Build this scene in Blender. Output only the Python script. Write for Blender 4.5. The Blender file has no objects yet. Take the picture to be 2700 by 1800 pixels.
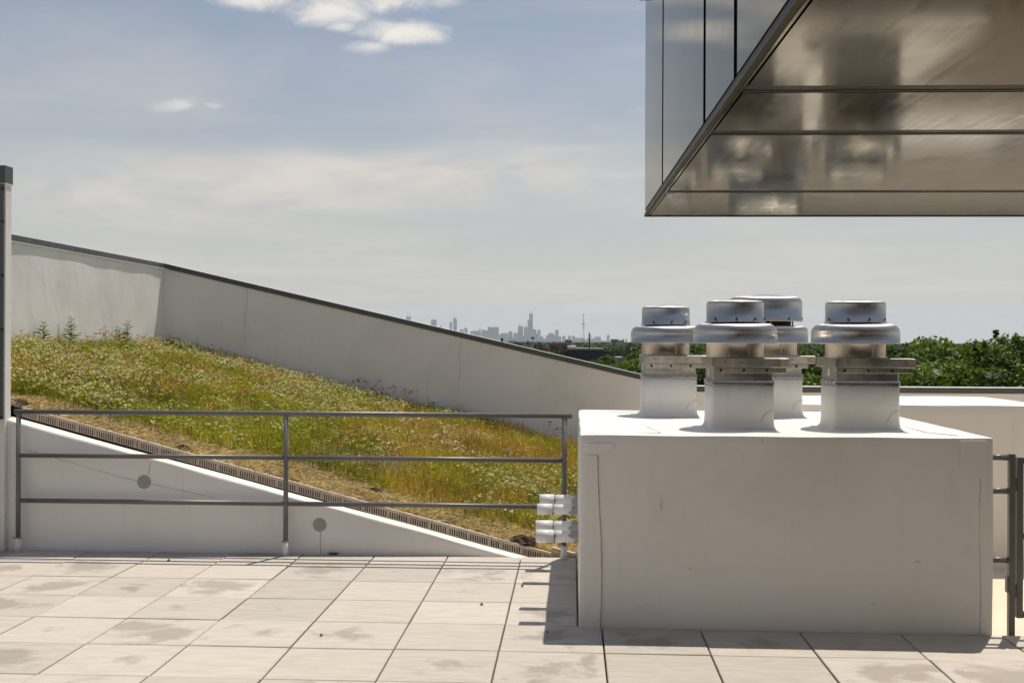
import bpy, math, random
import numpy as np
from mathutils import Vector, Matrix

random.seed(7)
rng = np.random.default_rng(11)
scene = bpy.context.scene
col = scene.collection

# ------------------------------------------------------------------ camera
F, EYE, YAW, ROLL = 2969.3, 1.7581, .0539, .0041      # focal length in photo pixels, eye height above the pavers
cy, sy, cr, sr = math.cos(YAW), math.sin(YAW), math.cos(ROLL), math.sin(ROLL)
R0 = np.array([cy, sy, 0.]); UP = np.array([0, 0, 1.]); FW = np.array([-sy, cy, 0.])
RV = cr*R0+sr*UP; UV = -sr*R0+cr*UP; CAM = np.array([0, 0, EYE])
cd = bpy.data.cameras.new('camera'); cam = bpy.data.objects.new('camera', cd); col.objects.link(cam)
cd.sensor_width = 36; cd.lens = 36*F/2700; cd.clip_start = .05; cd.clip_end = 80000
M = Matrix(((RV[0], UV[0], -FW[0], 0), (RV[1], UV[1], -FW[1], 0), (RV[2], UV[2], -FW[2], EYE), (0, 0, 0, 1)))
cam.matrix_world = M
scene.camera = cam

# ------------------------------------------------------------------ sun, exposure
SUN_H = np.array([.182, .352])                         # horizontal shift of a shadow per metre of height
sun_elev = math.atan(1/np.linalg.norm(SUN_H)); sun_az = math.atan2(SUN_H[0], SUN_H[1])
sd = bpy.data.lights.new('sun', 'SUN'); sd.energy = 3.9; sd.angle = math.radians(.53); sd.color = (1, .93, .82)
sun = bpy.data.objects.new('sun', sd); col.objects.link(sun)
sun.rotation_euler = Vector((SUN_H[0], SUN_H[1], 1)).to_track_quat('Z', 'Y').to_euler()
sun.location = (5, 10, 40)
scene.view_settings.view_transform = 'Standard'; scene.view_settings.look = 'None'
scene.view_settings.exposure = 0.2; scene.view_settings.gamma = 1
scene.render.engine = 'CYCLES'
cyc = scene.cycles
cyc.max_bounces = 10; cyc.diffuse_bounces = 5; cyc.glossy_bounces = 5; cyc.transmission_bounces = 4
cyc.volume_bounces = 1; cyc.transparent_max_bounces = 8; cyc.use_denoising = True
cyc.sample_clamp_indirect = 8; cyc.blur_glossy = .3

# ------------------------------------------------------------------ node helper
class NT:
    def __init__(s, tree): s.t = tree; s.n = tree.nodes; s.l = tree.links
    def new(s, ty, ins=None, **props):
        n = s.n.new(ty)
        for k, v in props.items(): setattr(n, k, v)
        for k, v in (ins or {}).items(): s.set(n.inputs[k], v)
        return n
    def set(s, sock, v):
        if isinstance(v, bpy.types.NodeSocket): s.l.new(v, sock)
        elif isinstance(v, bpy.types.Node): s.l.new(v.outputs[0], sock)
        else:
            if sock.type == 'RGBA' and len(v) == 3: v = (*v, 1)
            sock.default_value = v
    def math(s, op, a, b=None, clamp=False):
        n = s.new('ShaderNodeMath', operation=op, use_clamp=clamp); s.set(n.inputs[0], a)
        if b is not None: s.set(n.inputs[1], b)
        return n.outputs[0]
    def mix(s, f, a, b, mode='MIX'):
        n = s.new('ShaderNodeMix', data_type='RGBA', blend_type=mode)
        s.set(n.inputs[0], f); s.set(n.inputs[6], a); s.set(n.inputs[7], b); return n.outputs[2]
    def noise(s, vec, scale, detail=4, rough=.55, dist=0):
        n = s.new('ShaderNodeTexNoise', {'Scale': scale, 'Detail': detail, 'Roughness': rough, 'Distortion': dist})
        if vec is not None: s.set(n.inputs['Vector'], vec)
        return n.outputs['Fac']
    def ramp(s, v, a, b, lo=0., hi=1., smooth=True):
        n = s.new('ShaderNodeMapRange', {'From Min': a, 'From Max': b, 'To Min': lo, 'To Max': hi})
        if smooth: n.interpolation_type = 'SMOOTHSTEP'
        s.set(n.inputs[0], v); return n.outputs[0]
    def vscale(s, vec, sc):
        n = s.new('ShaderNodeMapping'); s.set(n.inputs[0], vec); n.inputs['Scale'].default_value = sc; return n.outputs[0]

# ------------------------------------------------------------------ sky
world = bpy.data.worlds.new('World'); scene.world = world; world.use_nodes = True
w = NT(world.node_tree); w.n.clear()
sky = w.new('ShaderNodeTexSky', sky_type='NISHITA', sun_disc=False)
sky.sun_elevation = sun_elev; sky.sun_rotation = sun_az; sky.air_density = 1.0; sky.dust_density = 2.0; sky.ozone_density = 1.0
tc = w.new('ShaderNodeTexCoord').outputs['Generated']
sep = w.new('ShaderNodeSeparateXYZ', {0: tc}); dx, dy, dz = sep.outputs
zc = w.math('MAXIMUM', dz, 0.0)
# plane projection of the cloud layer (streaks and small clouds of the whole sky)
den = w.math('ADD', zc, .10)
cx_, cy_ = w.math('DIVIDE', dx, den), w.math('DIVIDE', dy, den)
pv = w.new('ShaderNodeCombineXYZ', {0: cx_, 1: cy_, 2: 0.}).outputs[0]
streak = w.noise(w.vscale(pv, (.55, .95, 1)), 1.1, 6, .55, 1.2)
veil = w.math('ADD', w.math('MULTIPLY', w.math('POWER', 2.718, w.math('MULTIPLY', zc, -6.6)), .97), w.ramp(streak, .38, .74, .0, .20))
veil = w.math('ADD', veil, .015, clamp=True)
ydir = w.math('MAXIMUM', dy, .05)
tu, tv = w.math('DIVIDE', dx, ydir), w.math('DIVIDE', dz, ydir)
tvec = w.new('ShaderNodeCombineXYZ', {0: tu, 1: tv, 2: 0.}).outputs[0]
def tang(px, py):
    d = FW+RV*(px-1350)/F-UV*(py-900)/F
    return d[0]/d[1], d[2]/d[1]
def blob(px, py, a, b, k):
    u0, v0 = tang(px, py)
    ex = w.math('DIVIDE', w.math('SUBTRACT', tu, u0), a/F); ey = w.math('DIVIDE', w.math('SUBTRACT', tv, v0), b/F)
    r2 = w.math('ADD', w.math('MULTIPLY', ex, ex), w.math('MULTIPLY', ey, ey))
    return w.math('MULTIPLY', w.math('POWER', 2.718, w.math('MULTIPLY', r2, -.8)), k)
cir = None
for q_ in ((350, 500, 520, 70, .34), (900, 430, 420, 40, .26), (1150, 470, 500, 55, .22), (700, 540, 700, 30, .18), (1300, 180, 500, 60, .12), (1500, 420, 300, 70, .2)):
    m_ = blob(*q_); cir = m_ if cir is None else w.math('ADD', cir, m_)
wisp = w.noise(w.vscale(tvec, (1, 3.2, 1)), 7, 6, .6, .5)
veil = w.math('ADD', veil, w.math('MULTIPLY', cir, w.ramp(wisp, .3, .68, .15, 1.25)))
veil = w.math('MINIMUM', veil, .97)
base = w.mix(veil, w.mix(1, sky.outputs[0], (.60, .66, .71), 'MULTIPLY'), (6.45, 5.98, 5.35))
# clouds: small cumulus; the groups in view sit at their own directions, a sparse field elsewhere
cn = w.noise(w.vscale(tvec, (1, 1.7, 1)), 15, 9, .66, .35)
cn2 = w.noise(w.vscale(tvec, (1, 1.6, 1)), 5, 3, .5, .2)
cnn = w.math('ADD', w.math('MULTIPLY', cn, .7), w.math('MULTIPLY', cn2, .3))
blobs = [(690, -8, 160, 50, 1.15), (850, 22, 150, 55, 1.1), (900, 70, 60, 26, .9), (1020, 0, 140, 44, 1.0), (1085, 85, 170, 38, 1.25), (960, 122, 90, 24, 1.0),
         (1180, 0, 70, 32, .8), (455, 280, 95, 28, 1.0), (565, 278, 55, 20, .85), (285, 245, 40, 12, .35), (1690, 300, 50, 36, .75),
         (1565, 338, 30, 12, .45), (1685, 195, 35, 22, .4)]
cl = None
for (px, py, a, b, k) in blobs:
    m = blob(px, py, a, b, k)
    cl = m if cl is None else w.math('MAXIMUM', cl, m)
cview = w.ramp(w.math('ADD', w.math('MULTIPLY', cl, .80), w.math('MULTIPLY', w.math('SUBTRACT', cnn, .5), 2.3)), .36, 1.08, 0, .95)
cview = w.math('MULTIPLY', cview, w.ramp(cl, .03, .25))
field = w.math('MULTIPLY', w.ramp(w.noise(pv, 1.9, 7, .6, .3), .64, .78, 0, .6), w.ramp(zc, .36, .55))
field = w.math('MAXIMUM', field, w.math('MULTIPLY', w.ramp(w.noise(pv, 1.9, 7, .6, .3), .60, .74, 0, .8), w.math('MULTIPLY', w.ramp(zc, .12, .3), w.ramp(dy, .35, -.2))))
cloud = w.math('MAXIMUM', cview, field)
base = w.mix(cloud, base, (8.0, 7.55, 6.95))
bg = w.new('ShaderNodeBackground', {'Color': base, 'Strength': .10})
wo = w.new('ShaderNodeOutputWorld'); w.l.new(bg.outputs[0], wo.inputs[0])

# ------------------------------------------------------------------ materials
MAT = {}
def mat(name):
    m = bpy.data.materials.new(name); m.use_nodes = True; t = NT(m.node_tree); t.n.clear()
    p = t.new('ShaderNodeBsdfPrincipled'); o = t.new('ShaderNodeOutputMaterial'); t.l.new(p.outputs[0], o.inputs[0])
    MAT[name] = m; return t, p, o
def simple(name, c, rough=.6, metal=0, var=.08, scale=6, bump=0, bscale=40, spec=.5, obj_var=0):
    t, p, o = mat(name)
    tc = t.new('ShaderNodeTexCoord').outputs['Object']
    n = t.noise(tc, scale, 5)
    k = t.ramp(n, .3, .7, 1-var, 1+var)
    if obj_var:
        r = t.new('ShaderNodeObjectInfo').outputs['Random']
        k = t.math('MULTIPLY', k, t.ramp(r, 0, 1, 1-obj_var, 1+obj_var, False))
    c3 = t.new('ShaderNodeCombineXYZ', {0: k, 1: k, 2: k}).outputs[0]
    t.set(p.inputs['Base Color'], t.mix(1, c, c3, 'MULTIPLY'))
    p.inputs['Roughness'].default_value = rough; p.inputs['Metallic'].default_value = metal; p.inputs['Specular IOR Level'].default_value = spec
    if bump:
        b = t.new('ShaderNodeBump', {'Strength': bump, 'Distance': .01, 'Height': t.noise(tc, bscale, 4)}); t.set(p.inputs['Normal'], b.outputs[0])
    return MAT[name]

def membrane(name, c, stain=.12):
    t, p, o = mat(name)
    tc = t.new('ShaderNodeNewGeometry').outputs['Position']
    n1 = t.noise(tc, 1.1, 5, .6, .4); n2 = t.noise(t.vscale(tc, (7, 7, .8)), 1.6, 5, .6)
    n3 = t.noise(tc, 14, 5, .65)
    s = t.math('ADD', t.ramp(n1, .42, .72, 0, stain), t.ramp(n2, .55, .8, 0, stain*.8))
    s = t.math('ADD', s, t.ramp(n3, .62, .78, 0, stain*.5))
    t.set(p.inputs['Base Color'], t.mix(s, c, (c[0]*.45, c[1]*.42, c[2]*.36)))
    p.inputs['Roughness'].default_value = .48; p.inputs['Specular IOR Level'].default_value = .35
    hgt = t.math('ADD', t.noise(t.vscale(tc, (2.2, 2.2, 1.2)), 1.5, 3, .5, .5), t.math('MULTIPLY', t.noise(tc, 26, 3), .06))
    b = t.new('ShaderNodeBump', {'Strength': .32, 'Distance': .035, 'Height': hgt}); t.set(p.inputs['Normal'], b.outputs[0])
    return MAT[name]
membrane('membrane_white', (.83, .80, .75), .15)
membrane('membrane_deck', (.70, .60, .46), .16)
simple('membrane_scuff', (.66, .63, .58), .7, var=.2, scale=30)
simple('patch_grey', (.33, .33, .33), .7, var=.05)
simple('seam_dark', (.42, .40, .36), .8, var=.3, scale=20)
simple('cap_green', (.075, .088, .082), .45, 0, var=.12, scale=2, obj_var=.1)
simple('drip_edge', (.74, .73, .68), .5)
simple('rail_grey', (.15, .142, .132), .36, .0, var=.1, scale=5, bump=.1, bscale=300)
simple('pvc', (.82, .81, .79), .3, var=.05, scale=8)
simple('pvc_grey', (.36, .33, .33), .4, var=.12, scale=10)
simple('glue_dirt', (.20, .18, .15), .8, var=.4, scale=30)
simple('dark_gap', (.012, .012, .012), .9)
simple('edging_tan', (.47, .385, .30), .55, var=.12, scale=9, obj_var=.07)
simple('screw', (.35, .34, .32), .35, 1)
simple('rubber', (.02, .02, .02), .8)

def metal(name, c, rough, stretch, amp=.06, bumpk=.05, tint=1., aniso=0):
    t, p, o = mat(name)
    tc = t.new('ShaderNodeTexCoord').outputs['Object']
    n = t.noise(t.vscale(tc, stretch), 1, 6, .6)
    n2 = t.noise(tc, 5, 5, .65, .4)
    k = t.math('MULTIPLY', t.ramp(n, .25, .75, 1-amp, 1+amp), t.ramp(n2, .3, .7, 1-amp, 1+amp))
    c3 = t.new('ShaderNodeCombineXYZ', {0: k, 1: k, 2: k}).outputs[0]
    t.set(p.inputs['Base Color'], t.mix(1, c, c3, 'MULTIPLY')); p.inputs['Metallic'].default_value = 1
    t.set(p.inputs['Roughness'], t.math('ADD', t.ramp(n2, .3, .75, rough*.8, rough*1.3), t.ramp(n, .3, .7, -.02, .02)))
    b = t.new('ShaderNodeBump', {'Strength': bumpk, 'Distance': .02, 'Height': t.math('ADD', t.math('MULTIPLY', n, .15), t.noise(tc, 2.2, 2))}); t.set(p.inputs['Normal'], b.outputs[0])
    p.inputs['Specular Tint'].default_value = (tint, tint*.96, tint*.88, 1)
    if aniso:
        p.inputs['Anisotropic'].default_value = aniso
        t.set(p.inputs['Tangent'], t.new('ShaderNodeTangent', direction_type='RADIAL', axis='Z').outputs[0])
    return MAT[name]
metal('aluminium', (.62, .58, .52), .33, (2, 2, 90), .03, .0, 1., .75)
metal('galvanised', (.46, .44, .395), .40, (30, 30, 4), .10, .02)
metal('soffit_metal', (.185, .173, .145), .10, (40, 1.2, 1), .05, .0, .86)
metal('wall_metal', (.235, .25, .255), .08, (1, 1, .6), .02, .02, .66)
metal('trim_metal', (.15, .138, .11), .3, (1, 4, 1), .06, .02, .5)
simple('bounce_wall_render', (.60, .53, .44), .8)
simple('trim_black', (.015, .015, .013), .5)
simple('glazed_wall', (.05, .05, .048), .12, var=.05)

# concrete pavers: damp blotches, worn light flecks, a tint of their own
t, p, o = mat('paver_concrete')
tco = t.new('ShaderNodeTexCoord').outputs['Object']; inf = t.new('ShaderNodeObjectInfo'); rnd = inf.outputs['Random']
off = t.new('ShaderNodeVectorMath', {0: inf.outputs['Location'], 1: (3.7, 5.3, 1.)}, operation='MULTIPLY').outputs[0]
pos = t.new('ShaderNodeVectorMath', {0: tco, 1: off}, operation='ADD').outputs[0]
n1 = t.noise(pos, 3.2, 6, .6, .5); n2 = t.noise(t.vscale(pos, (3, 11, 1)), 1.6, 5, .6, .3); n3 = t.noise(pos, 34, 4, .6); n4 = t.noise(pos, 180, 3, .6)
sepo = t.new('ShaderNodeSeparateXYZ', {0: tco})
rr = t.math('SQRT', t.math('ADD', t.math('MULTIPLY', sepo.outputs[0], sepo.outputs[0]), t.math('MULTIPLY', sepo.outputs[1], sepo.outputs[1])))
wetk = t.math('ADD', t.math('SUBTRACT', n1, t.math('MULTIPLY', rr, .75)), t.ramp(rnd, .3, 1, -.20, .11, False))
wet = t.ramp(wetk, .37, .53, 0, .62)
c0 = t.mix(t.ramp(n2, .35, .7), (.53, .482, .42), (.465, .42, .362))
c0 = t.mix(t.ramp(n3, .6, .75, 0, .35), c0, (.60, .55, .485))
c0 = t.mix(t.ramp(n4, .68, .74, 0, .5), c0, (.3, .27, .22))
c0 = t.mix(wet, c0, (.27, .235, .18))
wn = t.new('ShaderNodeTexWhiteNoise', {0: inf.outputs['Location']}, noise_dimensions='3D').outputs[0]
kk = t.ramp(wn, 0, 1, .88, 1.07, False); kb = t.math('MULTIPLY', kk, t.ramp(rnd, 0, 1, .98, 1.03, False))
t.set(p.inputs['Base Color'], t.mix(1, c0, t.new('ShaderNodeCombineXYZ', {0: kk, 1: kk, 2: kb}).outputs[0], 'MULTIPLY'))
p.inputs['Roughness'].default_value = .8; p.inputs['Specular IOR Level'].default_value = .3
b = t.new('ShaderNodeBump', {'Strength': .25, 'Distance': .004, 'Height': t.math('ADD', n4, n3)}); t.set(p.inputs['Normal'], b.outputs[0])

def veg(name, attr=None, c=None, trans=.35, var=.25, scale=.8, obj_var=.15, rough=.55):
    t, p, o = mat(name)
    if attr: cc = t.new('ShaderNodeAttribute', attribute_name=attr).outputs['Color']
    else: cc = c
    tc = t.new('ShaderNodeNewGeometry').outputs['Position']
    k = t.ramp(t.noise(tc, scale, 4), .3, .7, 1-var, 1+var)
    if obj_var: k = t.math('MULTIPLY', k, t.ramp(t.new('ShaderNodeObjectInfo').outputs['Random'], 0, 1, 1-obj_var, 1+obj_var, False))
    c2 = t.mix(1, cc, t.new('ShaderNodeCombineXYZ', {0: k, 1: k, 2: k}).outputs[0], 'MULTIPLY')
    t.set(p.inputs['Base Color'], c2); p.inputs['Roughness'].default_value = rough; p.inputs['Specular IOR Level'].default_value = .22
    tr = t.new('ShaderNodeBsdfTranslucent'); t.set(tr.inputs[0], t.mix(1, c2, (1.15, 1.2, .6), 'MULTIPLY'))
    mx = t.new('ShaderNodeMixShader', {0: trans}); t.l.new(p.outputs[0], mx.inputs[1]); t.l.new(tr.outputs[0], mx.inputs[2]); t.l.new(mx.outputs[0], o.inputs[0])
    return MAT[name]
veg('meadow_leaf', attr='Col', trans=.4, var=.15, scale=1.5, obj_var=0)
veg('petal', attr='Col', trans=.3, var=.08, scale=3, obj_var=0, rough=.7)
veg('tree_leaf', attr='Col', trans=.3, var=.2, scale=.35, obj_var=.2)
veg('far_leaf', attr='Col', trans=.1, var=.3, scale=.02, obj_var=.1, rough=.8)
simple('bark', (.085, .065, .05), .9, var=.3, scale=8, bump=.5, bscale=30)
simple('stem', (.10, .13, .04), .7)
t, p, o = mat('soil')
pos = t.new('ShaderNodeNewGeometry').outputs['Position']
n = t.noise(pos, 5, 6, .65); nf = t.noise(pos, 60, 5, .7)
cs = t.mix(t.ramp(n, .4, .62), (.10, .07, .045), (.24, .175, .105)); cs = t.mix(t.ramp(nf, .5, .7, 0, .7), cs, (.36, .28, .18))
t.set(p.inputs['Base Color'], cs); p.inputs['Roughness'].default_value = .95
b = t.new('ShaderNodeBump', {'Strength': .9, 'Distance': .03, 'Height': nf}); t.set(p.inputs['Normal'], b.outputs[0])
t, p, o = mat('far_ground')
pos = t.new('ShaderNodeNewGeometry').outputs['Position']
n = t.noise(pos, .012, 6, .65)
t.set(p.inputs['Base Color'], t.mix(t.ramp(n, .42, .6), (.045, .06, .025), (.10, .095, .075))); p.inputs['Roughness'].default_value = .95
for nm, c in dict(city_haze_blue=(.06, .095, .15), city_dark=(.035, .06, .10), city_pale=(.12, .16, .22), brick=(.21, .095, .065), dark_wall=(.035, .034, .034),  # city tones have the blue of distant haze mixed into their base colour
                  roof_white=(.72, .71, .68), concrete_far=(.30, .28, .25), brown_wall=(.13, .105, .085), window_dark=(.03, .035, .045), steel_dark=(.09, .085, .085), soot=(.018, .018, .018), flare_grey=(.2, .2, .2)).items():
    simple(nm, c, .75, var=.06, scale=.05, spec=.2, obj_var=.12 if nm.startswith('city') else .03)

# ------------------------------------------------------------------ mesh helpers
class MB:
    def __init__(s): s.v = []; s.f = []; s.mi = []; s.sm = []
    def add(s, vs, fs, mi=0, smooth=False):
        o = len(s.v); s.v += [tuple(map(float, v)) for v in vs]; s.f += [tuple(i+o for i in f) for f in fs]; s.mi += [mi]*len(fs); s.sm += [smooth]*len(fs); return s
    def box(s, x0, x1, y0, y1, z0, z1, mi=0):
        return s.add([(x0, y0, z0), (x1, y0, z0), (x1, y1, z0), (x0, y1, z0), (x0, y0, z1), (x1, y0, z1), (x1, y1, z1), (x0, y1, z1)],
                     [(0, 3, 2, 1), (4, 5, 6, 7), (0, 1, 5, 4), (1, 2, 6, 5), (2, 3, 7, 6), (3, 0, 4, 7)], mi)
    def prism(s, poly, axis, a0, a1, mi=0):
        """poly: list of 2D points in the plane normal to axis (x: (y,z); y: (x,z); z: (x,y))"""
        def P(p, a): return {'x': (a, p[0], p[1]), 'y': (p[0], a, p[1]), 'z': (p[0], p[1], a)}[axis]
        n = len(poly)
        s.add([P(p, a0) for p in poly]+[P(p, a1) for p in poly], [tuple(range(n))[::-1], tuple(range(n, 2*n))]+[(i, (i+1) % n, n+(i+1) % n, n+i) for i in range(n)], mi); return s
    def tube(s, p0, p1, r0, r1=None, n=16, caps=True, mi=0):
        r1 = r0 if r1 is None else r1
        p0, p1 = Vector(p0), Vector(p1); d = (p1-p0).normalized(); a = d.orthogonal().normalized(); b_ = d.cross(a)
        vs = []
        for p, r in ((p0, r0), (p1, r1)):
            for i in range(n):
                th = 2*math.pi*i/n; vs.append(p+a*r*math.cos(th)+b_*r*math.sin(th))
        o = len(s.v)
        s.add(vs, [(i, (i+1) % n, n+(i+1) % n, n+i) for i in range(n)], mi, True)
        if caps: s.f += [tuple(o+i for i in range(n))[::-1], tuple(o+n+i for i in range(n))]; s.mi += [mi, mi]; s.sm += [False, False]
        return s
    def lathe(s, prof, n=64, c=(0, 0, 0), mi=0):
        vs = []
        for (r, z) in prof:
            for i in range(n):
                th = 2*math.pi*i/n; vs.append((c[0]+r*math.cos(th), c[1]+r*math.sin(th), c[2]+z))
        fs = [(k*n+i, k*n+(i+1) % n, (k+1)*n+(i+1) % n, (k+1)*n+i) for k in range(len(prof)-1) for i in range(n)]
        return s.add(vs, fs, mi, True)
    def data(s, name, mats, recalc=True):
        m = bpy.data.meshes.new(name); m.from_pydata(s.v, [], s.f)
        for mm in (mats if isinstance(mats, (list, tuple)) else [mats]): m.materials.append(MAT[mm])
        m.polygons.foreach_set('material_index', s.mi); m.polygons.foreach_set('use_smooth', s.sm); m.update()
        if recalc:
            import bmesh
            b_ = bmesh.new(); b_.from_mesh(m); bmesh.ops.recalc_face_normals(b_, faces=b_.faces); b_.to_mesh(m); b_.free()
        return m
    def build(s, name, mats, parent=None, loc=(0, 0, 0), bevel=0, segs=2):
        o = bpy.data.objects.new(name, s.data(name, mats)); col.objects.link(o); o.location = loc
        if parent is not None: o.parent = parent
        if bevel:
            md = o.modifiers.new('bevel', 'BEVEL'); md.width = bevel; md.segments = segs; md.limit_method = 'ANGLE'; md.angle_limit = math.radians(40)
            for pl in o.data.polygons: pl.use_smooth = True
            md.harden_normals = True
        return o
def tag(o, label=None, cat=None, group=None, kind=None):
    if label: o['label'] = label
    if cat: o['category'] = cat
    if group: o['group'] = group
    if kind: o['kind'] = kind
    return o
def empty(name, loc=(0, 0, 0), rz=0):
    o = bpy.data.objects.new(name, None); col.objects.link(o); o.location = loc; o.rotation_euler = (0, 0, rz); o.empty_display_size = .1; return o
def copy_tree(o, parent=None):
    c = o.copy(); col.objects.link(c); c.parent = parent
    for ch in list(o.children): copy_tree(ch, c)
    return c
def instance(name, data, parent=None, loc=(0, 0, 0)):
    o = bpy.data.objects.new(name, data); col.objects.link(o); o.location = loc
    if parent is not None: o.parent = parent
    return o
def np_mesh(name, verts, quads, cols, mats, mat_idx=None, smooth=False):
    """verts (N,3), quads (M,4) int (a triangle repeats nothing: use tris array as 3 columns), cols (N,3)"""
    m = bpy.data.meshes.new(name); k = quads.shape[1]
    m.vertices.add(len(verts)); m.vertices.foreach_set('co', verts.astype(np.float32).ravel())
    m.loops.add(quads.size); m.loops.foreach_set('vertex_index', quads.astype(np.int32).ravel())
    m.polygons.add(len(quads)); m.polygons.foreach_set('loop_start', np.arange(0, quads.size, k, dtype=np.int32))
    m.polygons.foreach_set('loop_total', np.full(len(quads), k, np.int32))
    for mm in mats: m.materials.append(MAT[mm])
    if mat_idx is not None: m.polygons.foreach_set('material_index', mat_idx.astype(np.int32))
    m.update(calc_edges=True)
    if cols is not None:
        a = m.attributes.new('Col', 'FLOAT_COLOR', 'POINT'); a.data.foreach_set('color', np.c_[cols, np.ones(len(cols))].astype(np.float32).ravel())
    return m

def ray(x, y): return FW+RV*(x-1350)/F-UV*(y-900)/F
def G(x, y, z=0): d = ray(x, y); return CAM+d*(z-EYE)/d[2]
def PY(x, y, Y): d = ray(x, y); return CAM+d*Y/d[1]
def PX(x, y, X): d = ray(x, y); return CAM+d*X/d[0]
def linefit(pts, Y):
    q = np.array([PY(x, y, Y) for x, y in pts]); a, b_ = np.polyfit(q[:, 0], q[:, 2], 1); return lambda X: a*X+b_, a, b_
def vnoise(x, y, seed, sc):
    """smooth value noise in numpy"""
    g = np.random.default_rng(seed).random((64, 64)); x = np.asarray(x)*sc+100; y = np.asarray(y)*sc+100
    xi, yi = np.floor(x).astype(int), np.floor(y).astype(int); fx, fy = x-xi, y-yi; fx = fx*fx*(3-2*fx); fy = fy*fy*(3-2*fy)
    a = g[xi % 64, yi % 64]; b_ = g[(xi+1) % 64, yi % 64]; c = g[xi % 64, (yi+1) % 64]; d = g[(xi+1) % 64, (yi+1) % 64]
    return (a*(1-fx)+b_*fx)*(1-fy)+(c*(1-fx)+d*fx)*fy

# ================================================================== THE SETTING
ZG = -11.0
gm = MB().add([(-40000, -4000, ZG), (40000, -4000, ZG), (40000, 60000, ZG), (-40000, 60000, ZG)], [(0, 1, 2, 3)])
tag(gm.build('ground', 'far_ground'), kind='structure')
slab = MB().box(-10, 14, -7, 18.35, ZG, -.09)
tag(slab.build('roof_deck', 'membrane_deck'), kind='structure')

# pavers -----------------------------------------------------------
PX0, PY0, S, GAP = -.4135, 8.7895, .6, .0095
BX0, BX1, BY0, BY1, BZ = .045, 2.55, 6.955, 9.45, 1.19
floor = MB().box(-9.2, 5.2, 2.9, 6.945, -.088, -.062).box(-9.2, .03, 6.945, 9.19, -.088, -.062).build('paved_terrace', 'dark_gap'); tag(floor, kind='structure')
def paver_mesh(x0, x1, y0, y1, ch=.004, zt=0., zb=-.05):
    b_ = MB(); V = [(x0, y0, zb), (x1, y0, zb), (x1, y1, zb), (x0, y1, zb), (x0, y0, zt-ch), (x1, y0, zt-ch), (x1, y1, zt-ch), (x0, y1, zt-ch),
                    (x0+ch, y0+ch, zt), (x1-ch, y0+ch, zt), (x1-ch, y1-ch, zt), (x0+ch, y1-ch, zt)]
    b_.add(V, [(0, 3, 2, 1), (8, 9, 10, 11)]+[(i, (i+1) % 4, 4+(i+1) % 4, 4+i) for i in range(4)]+[(4+i, 4+(i+1) % 4, 8+(i+1) % 4, 8+i) for i in range(4)])
    return b_.data('paver', 'paver_concrete')
hs = S/2-GAP/2
full = paver_mesh(-hs, hs, -hs, hs)
for i in range(-9, 8):
    for r in range(0, 9):
        x0, x1 = PX0+S*(i-1)+GAP/2, PX0+S*i-GAP/2
        y1, y0 = PY0-S*(r-1)-GAP/2, PY0-S*r+GAP/2
        cx, cyy = (x0+x1)/2, (y0+y1)/2
        a0, a1, b0, b1 = x0, x1, y0, y1
        if b1 > 9.185: b1 = 9.185
        if b1 > BY0 and a1 > BX0-.012:
            if b0 > 6.9: 
                if a0 > 0: continue
                a1 = min(a1, BX0-.012)
            else: b1 = min(b1, BY0-.008) if a0 > BX0-.4 else b1
        if a0 < -4.70 and b1 > 9.1: b1 = 9.12
        if cx < -4.9 and cyy < 8.0 and cx < -5.4: continue
        if (a0, a1, b0, b1) == (x0, x1, y0, y1): me = full
        else: me = paver_mesh(a0-cx, a1-cx, b0-cyy, b1-cyy)
        o = instance('paver', me, floor, (cx, cyy, random.uniform(-.004, .0015)))
        o.rotation_euler = (random.gauss(0, .002), random.gauss(0, .002), random.gauss(0, .002))

# low sloping wall in front of the green roof ----------------------
WY = 9.2
L1, a1_, b1_ = linefit([(35, 1115), (332, 1196), (700, 1297), (755, 1316), (1065, 1395), (1318, 1461)], WY)
L2, a2_, b2_ = linefit([(35, 1099), (397, 1197), (700, 1277), (846, 1322), (1131, 1395), (1365, 1459)], WY+.12)
EG = WY+.175
LG, aG, bG = linefit([(319, 1148), (700, 1250), (1069, 1351), (1453, 1461)], EG)
low = empty('sloping_wall', (-2.6, WY+.06, 0)); tag(low, 'low white wall with a sloping top below the flower meadow, behind the long railing', 'wall')
def rel(o, parent):
    o.location = Vector(o.location)-parent.location; return o
XL, XR = -4.745, -(b2_+.02)/a2_
mb = MB(); nx = 60; prof_n = 0
for k in range(nx+1):
    X = XL+(XR-XL)*k/nx; l1 = max(L1(X), -.045)+.004*math.sin(X*3.1)+.003*math.sin(X*9); l2 = max(L2(X), -.02)+.003*math.sin(X*4+1)
    l1 = l1+max(l2-l1, 0)*.35; l1 = min(l1, l2-.004)
    pr_ = [(WY, -.06), (WY+.002*math.sin(X*5), l1-.02), (WY+.004, l1-.004), (WY+.014, l1+.010), (WY+.03, l1+(l2-l1)*.55), (WY+.07, l1+(l2-l1)*.85), (WY+.115, l2), (WY+.125, l2-.012), (WY+.125, -.06)]
    prof_n = len(pr_)
    mb.v += [(X, y, max(z, -.06)) for y, z in pr_]
for k in range(nx):
    for j in range(prof_n-1):
        mb.f.append((k*prof_n+j, (k+1)*prof_n+j, (k+1)*prof_n+j+1, k*prof_n+j+1)); mb.mi.append(0); mb.sm.append(True)
mb.f += [tuple(range(prof_n)), tuple(nx*prof_n+j for j in range(prof_n))[::-1]]; mb.mi += [0, 0]; mb.sm += [False]*2
rel(mb.build('wall_body', 'membrane_white', low), low)
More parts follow.
